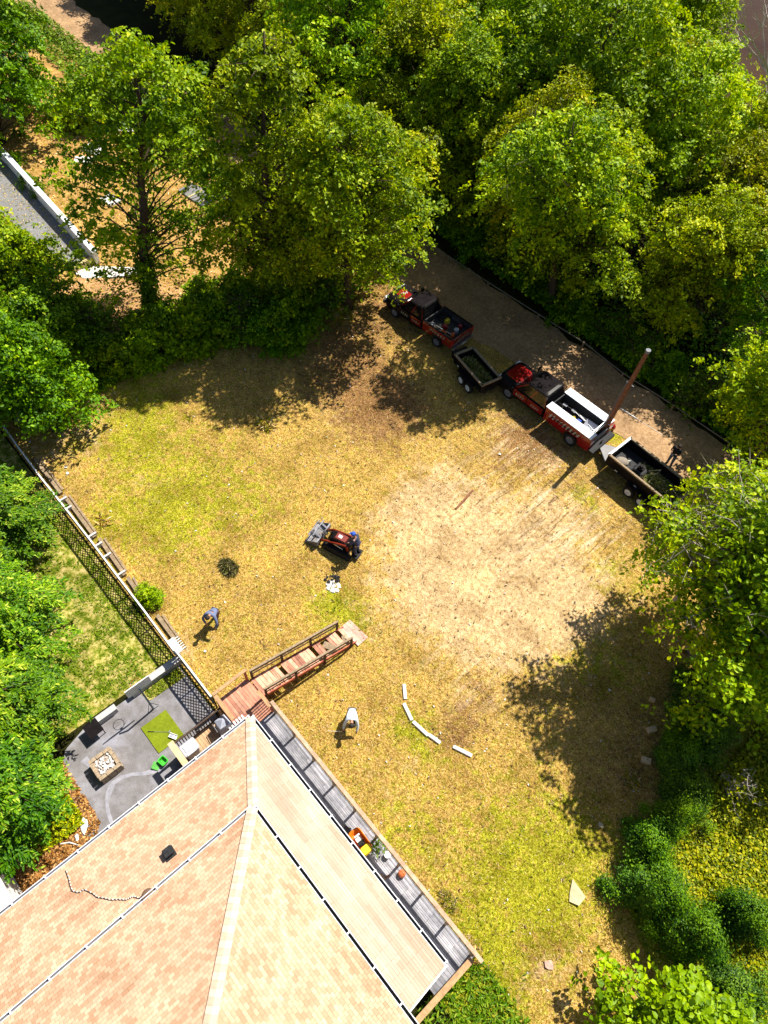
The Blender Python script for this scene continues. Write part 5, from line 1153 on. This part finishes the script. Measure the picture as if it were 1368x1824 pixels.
q = M(); q.zloft([(.3, -.65, .5, -.28, .28, .06), (.85, -.62, .4, -.27, .27, .08), (.95, -.55, .25, -.23, .23, .08)]); q.done('body', BLACK, t)
q = M(); q.zloft([(.95, -.42, .2, -.2, .2, .06), (1.0, -.4, .16, -.17, .17, .06)]); h_ = q.done('hood', RO, t)
q = M(); q.box((-.05, 0, 1.005), (.2, .16, .012)); q.done('hood_sticker', OLDWHITE, h_)
q = M(); q.bar((-.6, -.3, 1.1), (-.6, .3, 1.1), .04, .04); q.bar((-.6, -.3, 1.1), (-.6, -.26, .85), .03, .03); q.bar((-.6, .3, 1.1), (-.6, .26, .85), .03, .03); q.done('grab_bar', BLACK, t)
q = M(); q.box((-.98, 0, .22), (.36, .56, .05)); q.box((-.84, 0, .35), (.04, .5, .3)); q.done('platform', DKSTEEL, t)
BK = mat('bucket_steel', (.24, .24, .27), .4, .3, 6, metal=.6)
q = M(); W2 = .62
q.add([(.95, -W2, .05), (1.55, -W2, .03), (1.55, W2, .03), (.95, W2, .05), (.86, -W2, .25), (.86, W2, .25), (.92, -W2, .5), (.92, W2, .5)], [(0, 1, 2, 3), (0, 3, 5, 4), (4, 5, 7, 6)])
for s in (-W2, W2): q.side([(.95, .05), (1.55, .03), (1.5, .14), (1.0, .5), (.92, .5), (.86, .25)], s-.015, s+.015)
q.bar((.92, -W2, .5), (.92, W2, .5), .07, .05); q.box((1.55, 0, .04), (.08, 1.28, .03)); b_ = q.done('bucket', BK, t)
for s in (-.3, .3):
    q = M(); q.bar((.92, s, .55), (1.2, s, .74), .1, .05); q.bar((1.2, s, .74), (1.5, s, .55), .1, .05); q.bar((1.5, s, .55), (1.58, s, .28), .08, .04); q.done('grapple_arm', BK, b_)
q = M(); q.bar((1.2, -.5, .75), (1.2, .5, .75), .05, .07); q.bar((1.45, -.5, .58), (1.45, .5, .58), .05, .05); q.done('grapple_bar', BK, b_)
q = M(); q.tube([(.7, 0, .6), (1.2, 0, .78)], .035, 8); q.done('grapple_cylinder', CHROME, b_)
q = M(); r_ = random.Random(4)
for i in range(5): q.tube([(.55+r_.uniform(0, .1), r_.uniform(-.15, .15), .75), (.75, r_.uniform(-.2, .2), .85+r_.uniform(-.1, .1)), (.95, r_.uniform(-.15, .15), .6)], .014, 5)
q.done('hydraulic_hoses', RUBBER, t)

# ------------------------------------------------------------------ people
DG = None
def bake_skin(name, verts, edges, radii, m, parent, sub=1, root=0):
    me = bpy.data.meshes.new(name); me.from_pydata([tuple(v) for v in verts], edges, [])
    o = bpy.data.objects.new(name, me); COL.objects.link(o)
    md = o.modifiers.new('Skin', 'SKIN'); md.use_smooth_shade = True
    for i, r in enumerate(radii): me.skin_vertices[0].data[i].radius = (r, r) if not hasattr(r, '__len__') else r
    me.skin_vertices[0].data[root].use_root = True
    if sub: sb = o.modifiers.new('Sub', 'SUBSURF'); sb.levels = sub; sb.render_levels = sub
    dg = bpy.context.evaluated_depsgraph_get(); nm = bpy.data.meshes.new_from_object(o.evaluated_get(dg))
    bpy.data.objects.remove(o); bpy.data.meshes.remove(me); nm.name = name; nm.materials.clear(); nm.materials.append(m)
    return mobj(name, nm, parent)
def person(label, loc, rz, J, shirt, pants, hairm=HAIR, cap=None, sleeve='long'):
    """J: pelvis, chest, neck, head (skull centre) and per side shoulder, elbow, wrist, hip, knee, ankle"""
    t = thing('person', label, 'person', loc, rz); V = []; E = []; R = []
    def add(p, r, par=None):
        V.append(Vector(p)); R.append(r); k = len(V)-1
        if par is not None: E.append((par, k))
        return k
    pe = add(J['pelvis'], (.13, .11)); ab = add(Vector(J['pelvis']).lerp(Vector(J['chest']), .5), (.11, .10), pe); ch = add(J['chest'], (.115, .105), ab)
    nk = add(J['neck'], .058, ch); hd0 = Vector(J['head']); nd = (hd0-Vector(J['neck'])).normalized()
    ja = add(hd0-nd*.07, .075, nk); hd = add(hd0+nd*.03, .098, ja); add(hd0+nd*.10, .06, hd)
    hands = {}
    for s, k in ((1, 'L'), (-1, 'R')):
        sh = add(J['sh'+k], .062, ch); el = add(J['el'+k], .046, sh); wr = add(J['wr'+k], .03, el)
        d = (V[wr]-V[el]).normalized(); up = Vector((0, 0, 1)); side = d.cross(up); side = side.normalized() if side.length > .1 else Vector((0, 1, 0)); nrm = side.cross(d)
        pa = add(V[wr]+d*.05, (.04, .02), wr); curl = -nrm
        for i in range(4):
            o_ = side*(.03-.02*i); ln = (.062, .07, .066, .05)[i]
            a = add(V[pa]+o_+d*.035, .010, pa); b = add(V[a]+d*ln*.6+curl*ln*.35, .009, a); add(V[b]+d*ln*.2+curl*ln*.5, .008, b)
        th = add(V[wr]+d*.03+side*.045*s+curl*.015, .012, pa); add(V[th]+d*.035+side*.012*s+curl*.03, .010, th)
        hp = add(J['hp'+k], .095, pe); kn = add(J['kn'+k], .06, hp); an = add(J['an'+k], .04, kn)
        fd_ = Vector((.16, 0, -.045)); ft = add(V[an]+fd_, .03, an)
    bake_skin('body', V, E, R, SKIN, t)
    P_ = lambda k: Vector(J[k])
    # clothes grown over the same skeleton, slightly larger
    v = [P_('pelvis').lerp(P_('chest'), .12), P_('pelvis').lerp(P_('chest'), .55), P_('chest'), P_('neck').lerp(P_('chest'), .35)]; e = [(0, 1), (1, 2), (2, 3)]; r = [.16, .165, .185, .095]
    for k in 'LR':
        b = len(v); v += [P_('sh'+k), P_('el'+k)]; e += [(2, b), (b, b+1)]; r += [.085, .066]
        if sleeve == 'long': v.append(P_('el'+k).lerp(P_('wr'+k), .93)); e.append((b+1, b+2)); r.append(.048)
        else: v[-1] = P_('sh'+k).lerp(P_('el'+k), .75)
    bake_skin('shirt', v, e, r, shirt, t, root=1)
    v = [P_('pelvis').lerp(P_('chest'), .08), P_('pelvis')]; e = [(0, 1)]; r = [.15, .155]
    for k in 'LR':
        b = len(v); v += [P_('hp'+k), P_('kn'+k), P_('kn'+k).lerp(P_('an'+k), .92)]; e += [(1, b), (b, b+1), (b+1, b+2)]; r += [.115, .082, .066]
    bake_skin('trousers', v, e, r, pants, t, root=1)
    for k in 'LR':
        a = P_('an'+k); q = M(); q.zloft([(a.z-.085, a.x-.10, a.x+.2, a.y-.05, a.y+.05, .045), (a.z-.03, a.x-.10, a.x+.2, a.y-.052, a.y+.052, .045), (a.z+.03, a.x-.09, a.x+.04, a.y-.045, a.y+.045, .04)]); q.done('shoe', RUBBER, t)
    rot = nd.to_track_quat('Z', 'Y'); fwd = Vector(J.get('face', (1, 0, 0))).normalized(); fwd = (fwd-nd*fwd.dot(nd)).normalized()
    q = M(); q.sph(hd0+nd*.045-fwd*.015, (.112, .112, .112), 14, 8, z0=-.1); 
    if cap:
        q.done('hair', hairm, t); q = M(); q.sph(hd0+nd*.06-fwd*.005, (.122, .122, .115), 14, 6, z0=0)
        a = hd0+nd*.065; sd_ = nd.cross(fwd); q.add([a+fwd*.10+sd_*.075, a+fwd*.2+sd_*.05, a+fwd*.2-sd_*.05, a+fwd*.10-sd_*.075, a+fwd*.10+sd_*.075+nd*.02, a+fwd*.2+sd_*.05+nd*.01, a+fwd*.2-sd_*.05+nd*.01, a+fwd*.10-sd_*.075+nd*.02], [(0, 1, 2, 3), (4, 5, 6, 7), (0, 1, 5, 4), (1, 2, 6, 5), (2, 3, 7, 6)]); q.done('cap', cap, t)
    else: q.done('hair', hairm, t)
    q = M(); sd_ = nd.cross(fwd); q.sph(hd0+fwd*.112-nd*.01, (.016, .016, .022), 6, 4); q.done('nose', SKIN, t)
    for s in (-1, 1):
        q = M(); q.sph(hd0+fwd*.095+sd_*.034*s+nd*.018, .012, 6, 4); q.done('eye', DKSTEEL, t)
        q = M(); q.sph(hd0+sd_*.102*s-nd*.0, (.018, .018, .028), 6, 4); q.done('ear', SKIN, t)
    q = M(); q.box(hd0+fwd*.098-nd*.05, (.02, .045, .01), math.atan2(fwd.y, fwd.x)); q.done('mouth', mat('lips', (.3, .09, .07), .6), t)
    return t
NAVY = mat('navy_cloth', (.035, .045, .10), .85, .3, 14); BLU = mat('slate_blue_cloth', (.13, .16, .28), .85, .25, 10); MAROON = mat('dark_maroon_trousers', (.07, .02, .018), .85, .3, 12)
WSH = mat('pale_blue_white_shirt', (.58, .66, .74), .8, .12, 8); BLK = mat('black_cloth', (.012, .012, .014), .9, .3, 12); JEAN = mat('blue_jeans', (.05, .09, .22), .85, .3, 16); CAPB = mat('blue_cap', (.02, .09, .5), .7, .1, 8)
stand = dict(pelvis=(0, 0, .95), chest=(.02, 0, 1.30), neck=(.03, 0, 1.50), head=(.08, 0, 1.63), face=(1, 0, -.4), shL=(.02, .19, 1.43), shR=(.02, -.19, 1.43), elL=(.10, .27, 1.17), elR=(.10, -.27, 1.17), wrL=(.34, .07, 1.24), wrR=(.34, -.07, 1.24),
             hpL=(0, .1, .9), hpR=(0, -.1, .9), knL=(.03, .12, .5), knR=(.01, -.12, .5), anL=(0, .14, .09), anR=(-.03, -.13, .09))
bend = lambda a, L=.0: None
def bent(lean, armL, armR, stride=.15, crouch=0.0):
    """hip bent forward by lean degrees"""
    c, s = math.cos(rad(lean)), math.sin(rad(lean)); pz = .92-crouch
    tp = lambda d, y=0, f=0: (-.12+s*d+c*f, y, pz+c*d-s*f)
    J = dict(pelvis=(-.12, 0, pz), chest=tp(.36), neck=tp(.56), head=(tp(.68)[0]+.04, 0, tp(.68)[2]-.02), face=(.6, 0, -.8), shL=tp(.47, .19), shR=tp(.47, -.19),
             elL=armL[0], elR=armR[0], wrL=armL[1], wrR=armR[1], hpL=(-.12, .1, pz-.05), hpR=(-.12, -.1, pz-.05), knL=(.06+stride*.5, .13, .48-crouch*.4), knR=(-.02-stride*.2, -.13, .48-crouch*.4), anL=(stride, .14, .09), anR=(-stride-.05, -.14, .09))
    return J
c = G(386, 1107)
person('person in a slate blue jacket stooping in the open field beside the ramp', (c.x, c.y, 0), rad(-60), bent(50, ((.42, .36, .92), (.55, .30, .68)), ((.42, -.34, .9), (.50, -.16, .66)), .2), BLU, MAROON)
c = G(627, 1268, .92)
person('person in a white shirt bending low over the grass with a thin stick', (c.x, c.y, 0), rad(-42), bent(72, ((.50, .26, .60), (.66, .22, .36)), ((.46, -.30, .62), (.58, -.34, .38)), .16, .06), WSH, BLK)
Rz = Matrix.Rotation(rad(-42), 3, 'Z'); h0 = Vector((c.x, c.y, 0))+Rz @ Vector((.66, -.38, .34))
t = thing('stick', 'thin pale stick held by the person in the white shirt', 'stick', tuple(h0)); q = M(); dd = Rz @ Vector((-.1, -.6, -.26)); q.tube([-dd*.25, dd*.5, dd], [.014, .013, .01], 6); q.done('shaft', OLDWHITE, t)
q = M(); q.tube([-dd*.25, -dd*.02], .018, 6); q.done('grip', DKSTEEL, t)
c = G(1190, 828)
person('person in a black shirt and blue jeans standing on the dirt road', (c.x, c.y, 0), rad(-95), stand, BLK, JEAN, sleeve='short')
Rz = Matrix.Rotation(rad(-95), 3, 'Z'); h0 = Vector((c.x, c.y, 0))+Rz @ Vector((.42, 0, 1.24))
t = thing('remote_controller', 'small pale remote controller held by the person on the road', 'controller', tuple(h0), rad(-95)); q = M(); q.box((0, 0, 0), (.09, .17, .03)); q.done('body', GP, t)
for s in (-1, 1): q = M(); q.tube([(.0, s*.05, .015), (0, s*.05, .035)], .008, 6); q.done('control_stick', BLACK, t)
Rs = Matrix.Rotation(AS, 3, 'Z'); p = Vector(SK)+Rs @ Vector((-.98, 0, .245))
opr = dict(stand); opr.update(chest=(.10, 0, 1.22), neck=(.16, 0, 1.40), head=(.22, 0, 1.53), shL=(.11, .19, 1.33), shR=(.11, -.19, 1.33), elL=(.20, .27, 1.05), elR=(.20, -.27, 1.05), wrL=(.36, .2, .93), wrR=(.36, -.2, .93), pelvis=(0, 0, .90), hpL=(0, .1, .86), hpR=(0, -.1, .86), knL=(.08, .12, .48), knR=(.08, -.12, .48))
person('person in navy clothes and blue cap riding the track loader', tuple(p), AS, opr, NAVY, NAVY, cap=CAPB)

# ------------------------------------------------------------------ pole, road edge, litter of the field
pb = G(1066, 784)
t = thing('utility_pole', 'tall brown wooden utility pole rising behind the utility truck', 'utility pole', tuple(pb))
hp2 = min(np.arange(3, 12, .05), key=lambda z: abs(PX((pb.x, pb.y, z))[1]-624)); tp = G(1155, 624, hp2)-pb
POLEM = mat('pole_wood', (.20, .075, .035), .75, .3, 4, bmp=.3)
q = M(); q.tube([(0, 0, -.1), tp*.5, tp], [.15, .13, .105], 14); q.done('shaft', POLEM, t)
q = M(); q.tube([tp+Vector((0, 0, -.14)), tp+Vector((0, 0, .02))], [.125, .125], 14); q.done('top_cap', STEEL, t)
q = M(); q.bar(tp*.66+Vector((-.2, 0, 0)), tp*.66+Vector((.25, 0, 0)), .04, .04); q.done('bracket', STEEL, t)
q = M(); q.tube([tp*.1+Vector((-.15, -.05, 0)), tp*.45+Vector((-.15, -.05, 0)), tp*.68+Vector((-.14, -.05, 0))], .018, 5); q.done('conduit', STEEL, t)
a, b = G(1104, 728), G(1180, 776); q = M(); q.tube([(0, 0, .05), ((b-a)*.4)+Vector((0, 0, .05))], .04, 8); q.tube([((b-a)*.4)+Vector((0, 0, .05)), (b-a)+Vector((0, 0, .04))], .012, 5)
tag(q.done('pipe', WHITE, loc=tuple(a)), 'thin white pipe lying across the dirt road behind the pole', 'pipe')
c = G(1090, 761, .2); t = thing('marker_ball', 'shiny red round marker beside the rear of the utility truck', 'marker', (c.x, c.y, 0))
q = M(); q.sph((0, 0, .24), .2, 18, 12); q.done('ball', RED, t, smooth=True); q = M(); q.tube([(0, 0, 0), (0, 0, .08)], [.12, .1], 12); q.done('foot', WHITE, t)
# rail along the far side of the road: rusty cable on short posts
t = thing('road_barrier', 'low weathered pole rail on short posts along the far side of the road', 'barrier', (-34, 32.1, 0))
pts = [G(640, 352, .5), G(672, 374, .5), G(730, 412, .5), G(800, 457, .5), G(870, 503, .5), G(960, 560, .5), G(1040, 610, .5), G(1110, 665, .5), G(1200, 722, .5), G(1300, 790, .5)]
for i in range(len(pts)-1):
    q = M(); q.tube([pts[i]-t.location, pts[i+1]-t.location], .035, 6); q.done('rail', mat('grey_pole', (.20, .17, .13), .9, .3, 4) if i == 0 else bpy.data.materials['grey_pole'], t)
for i, p in enumerate(pts): q = M(); q.box(p-t.location-Vector((0, 0, .25)), (.1, .1, .55)); q.done('post', WOODGREY, t)
# birch logs
lg = [((720, 1220), (722, 1243), 'uppermost'), ((720, 1254), (733, 1281), 'second from the top'), ((737, 1286), (761, 1308), 'middle, longest'), ((765, 1309), (783, 1322), 'short fourth'), ((809, 1330), (839, 1345), 'lowest, set apart')]
for i, (a, b, w_) in enumerate(lg):
    a, b = G(*a, .1), G(*b, .1); c = (a+b)/2; h = (b-a)/2
    t = thing('white_block', '%s of the five white edging blocks curving through the field' % w_, 'edging block', (c.x, c.y, 0), math.atan2(h.y, h.x), 'white edging blocks curving through the field')
    q = M(); l_ = h.length; q.zloft([(0, -l_-.04, l_+.04, -.075, .075, .03), (.10, -l_-.04, l_+.04, -.07, .07, .03), (.115, -l_, l_, -.05, .05, .02)]); q.done('stone', WHITE, t)
# debris
def rocks(name, lab, cat, px, r, n, m, seed, z=.0, flat=.5, big=.12):
    c = G(*px); r_ = random.Random(seed); q = M()
    for i in range(n):
        a = r_.uniform(0, 6.28); d = r*math.sqrt(r_.random()); s = r_.uniform(.3, 1)*big; b = len(q.v)
        q.sph((d*math.cos(a), d*math.sin(a), s*flat*.5+z), (s, s*r_.uniform(.5, 1), s*flat), 7, 4)
        for k in range(b, len(q.v)): v = q.v[k]; q.v[k] = (v[0]+r_.uniform(-.2, .2)*s, v[1]+r_.uniform(-.2, .2)*s, max(.01, v[2]+r_.uniform(-.2, .2)*s))
    return tag(q.done(name, m, loc=(c.x, c.y, .01)), lab, cat, kind='stuff')
rocks('rubbish_heap', 'heap of white rubbish below the track loader', 'rubbish', (593, 1044), .3, 24, WHITE, 1, flat=.35, big=.15)
rocks('dark_scraps', 'dark scraps mixed into the upper side of the white rubbish heap', 'rubbish', (592, 1030), .36, 34, DKSTEEL, 2, flat=.6, big=.11)
LITM = leafmat('litter_bits', [(0, (.5, .47, .42)), (.7, (.75, .73, .7)), (1, (.12, .08, .05))], .05)
scatter('litter_flecks', 650, (-29, 8.3, 2.6, 26), .085, LITM, 31, 'tiny pale flecks and chips strewn over the field', .05, .6, 1.0, lambda X, Y: 1.0*((Y > 4.1) | (X < -10.8)))
scatter('dark_clods', 2600, (-29, 8.3, 2.6, 26), .11, leafmat('clods', [(0, (.05, .03, .015)), (1, (.14, .08, .035))], .02), 32, 'dark little clods and twigs strewn over the field', .05, .35, 1.0, lambda X, Y: 1.0*((Y > 4.1) | (X < -10.8)))
for i, (px, py, s_, m, lab) in enumerate([(118, 833, .2, WHITE, 'white paper scrap near the fence, upper of two'), (121, 844, .2, WHITE, 'white paper scrap near the fence, lower of two'), (54, 788, .16, WHITE, 'small white paper scrap by the fence end'), (366, 1161, .16, WHITE, 'white scrap in the field near the short lattice panel'),
       (1025, 1592, .62, mat('tan_cardboard', (.50, .40, .24), .8, .2, 4), 'torn tan cardboard sheet lying in the lower right of the field'), (1070, 1470, .34, bpy.data.materials['tan_cardboard'], 'small tan cardboard scrap at the edge of the shade'), (977, 1718, .4, mat('pink_stone', (.45, .28, .22), .8, .3, 6), 'pinkish flat stone at the bottom of the field'),
       (890, 810, .18, WHITE, 'white scrap below the utility truck'), (1085, 1230, .14, WHITE, 'tiny white scrap in the tree shade'), (597, 1395, .2, OLDWHITE, 'pale scrap beside the deck handrail')]):
    c = G(px, py); r_ = random.Random(i+40); k = 7 if i != 4 else 5
    if i == 4: pp = [(G(*p)-c) for p in ((1019, 1566), (1042, 1598), (1030, 1614), (1013, 1606), (1014, 1590))]; top = [(p.x, p.y, .06+r_.uniform(0, .06)) for p in pp]
    else: top = [(s_*.5*r_.uniform(.6, 1.1)*math.cos(6.28*j/k), s_*.4*r_.uniform(.6, 1.1)*math.sin(6.28*j/k), .04+r_.uniform(0, .05)) for j in range(k)]
    bot = [(x, y, z-.02) for x, y, z in top]; q = M(); q.add(top+bot, [tuple(range(k)), tuple(range(k, 2*k))[::-1]]+[(j, k+j, k+(j+1) % k, (j+1) % k) for j in range(k)])
    tag(q.done('scrap' if i not in (6,) else 'flat_stone', m, loc=(c.x, c.y, .01)), lab, 'scrap' if i != 6 else 'stone')
for px, py, rz, lab in ((1159, 1301, 1.1, 'grey concrete block in the shade, larger one'), (1160, 1248, .4, 'flat grey block in the shade nearest the tree'), (1149, 1356, .5, 'small grey block in the shade below the larger one')):
    c = G(px, py); s_ = .8 if 'larger one' in lab else .5; q = M(); q.box((0, 0, .1), (.46*s_, .3*s_, .2)); q.box((0, 0, .2), (.3*s_, .06, .03)); tag(q.done('concrete_block', mat('block_tan', (.60, .44, .25), .9, .2, 8), loc=(c.x, c.y, 0)), lab, 'block'); bpy.context.scene.objects[-1].rotation_euler = (0, 0, rz)
a, b = G(812, 907), G(842, 874); q = M(); q.tube([(0, 0, .05), (b-a)*.5+Vector((.02, 0, .08)), (b-a)+Vector((0, 0, .05))], [.05, .06, .05], 7); tag(q.done('log', POLEM, loc=tuple(a)), 'rusty brown log lying in the bare soil of the field', 'log')
def brush(name, px, py, r, n, m, seed, lab, h=.25, size=.35):
    c = G(px, py); rng = np.random.default_rng(seed); a = rng.uniform(0, 6.283, n); d = r*np.sqrt(rng.uniform(0, 1, n)); P = np.stack([d*np.cos(a)*1.2, d*np.sin(a)*.8, .03+h*rng.uniform(0, 1, n)*np.clip(1-d/r*.8, 0, 1)], 1)
    me = leafmesh(name, leaves(rng, P, np.array([0, 0, .8])+rng.normal(size=(n, 3))*.6, size, .09, .5, rng.normal(size=(n, 3))*[1, 1, .4], .1), rng.uniform(0, 1, n), m)
    o = mobj(name, me); o.location = (c.x, c.y, 0); return tag(o, lab, 'brush pile', kind='stuff')
BRN = leafmat('brown_brush', [(0, (.02, .015, .008)), (.5, (.10, .07, .03)), (.8, (.14, .15, .02)), (1, (.35, .26, .14))], .1)
brush('brush_pile', 407, 1012, .48, 340, BRN, 61, 'low dark brush pile in the left half of the field', .25, .34)
brush('straw_pile', 474, 757, .5, 260, STRAW, 62, 'pile of pale dry stalks at the edge of the upper shade', .3, .5)
brush('clipping_pile', 185, 930, .3, 120, STRAW, 63, 'small bundle of pale clippings near the fence', .1, .5)
brush('dry_stalks', 605, 560, .9, 300, STRAW, 64, 'tall dry stalks at the right end of the hedge row', .7, .5)
brush('dark_weeds', 798, 1605, .38, 130, BRUSH, 65, 'dark weed clump growing against the deck', .3, .2)
brush('twig_pile', 1125, 1390, .4, 120, STRAW, 66, 'few pale twigs in the shade', .08, .4)
brush('deck_weeds', 835, 1690, .45, 300, STRAW, 67, 'dry plants poking through the end of the deck', 1.2, .3)

# ------------------------------------------------------------------ neighbour's gravel pad and slabs
t = thing('parapet', 'low white wall with cream return edging the gravel pad', 'wall', tuple(G(172, 455)))
a, b = G(-40, 222, .8), G(170, 452, .8); q = M(); a.z = b.z = .45; q.bar(a-t.location, b-t.location, .26, .9); q.done('wall', WHITE, t)
q = M(); a2, b2 = Vector((a.x, a.y, .93)), Vector((b.x, b.y, .93)); q.bar(a2-t.location, b2-t.location, .34, .06); q.done('coping', ALU, t)
a, b = G(172, 460, .2), G(120, 486, .2); q = M(); a.z = b.z = .2; q.bar(a-t.location, b-t.location, .25, .42); q.done('low_wall', mat('cream_wall', (.62, .48, .24), .8, .15, 4), t)
sheet('gravel_pad', [(p.x, p.y) for p in (G(-60, 210), G(168, 452), G(122, 478), G(-60, 330))], .05, GRAVEL)
sheet('pale_path', [(p.x, p.y) for p in (G(128, 486), G(150, 474), G(252, 478), G(252, 493), G(150, 497))], .058, mat('pale_paving', (.62, .60, .58), .8, .12, 3))
for px, py, sx, sy, rz, m, lab in ((168, 268, 1.5, 1.1, .3, OLDWHITE, 'bluish white sheet on the straw yard, leftmost'), (150, 287, 1.3, .7, .9, OLDWHITE, 'narrow white sheet on the straw yard below the leftmost one'), (222, 232, 1.6, .8, .5, OLDWHITE, 'white sheet showing through the tall maple, upper one'),
        (198, 358, 1.2, .9, .2, OLDWHITE, 'white sheet showing through the tall maple, lower one'), (352, 349, 2.6, 1.3, .1, GRAVEL, 'grey slab with cream strips between the two ivy clad trees'), (420, 362, 1.8, 1.2, .3, OLDWHITE, 'pale slab at the foot of the narrow tree')):
    c = G(px, py); t = thing('slab', lab, 'slab', (c.x, c.y, 0), rz)
    q = M(); q.zloft([(.02, -sx/2, sx/2, -sy/2, sy/2, .08), (.14, -sx/2, sx/2, -sy/2, sy/2, .08)]); q.done('panel', m, t)
    q = M(); q.box((-.1, 0, .16), (.1, sy+.04, .05)); q.box((sx*.35, 0, .16), (.1, sy+.04, .05)) if sx > 2 else None
    q.done('batten', bpy.data.materials['cream_wall'] if sx > 2 else m, t)
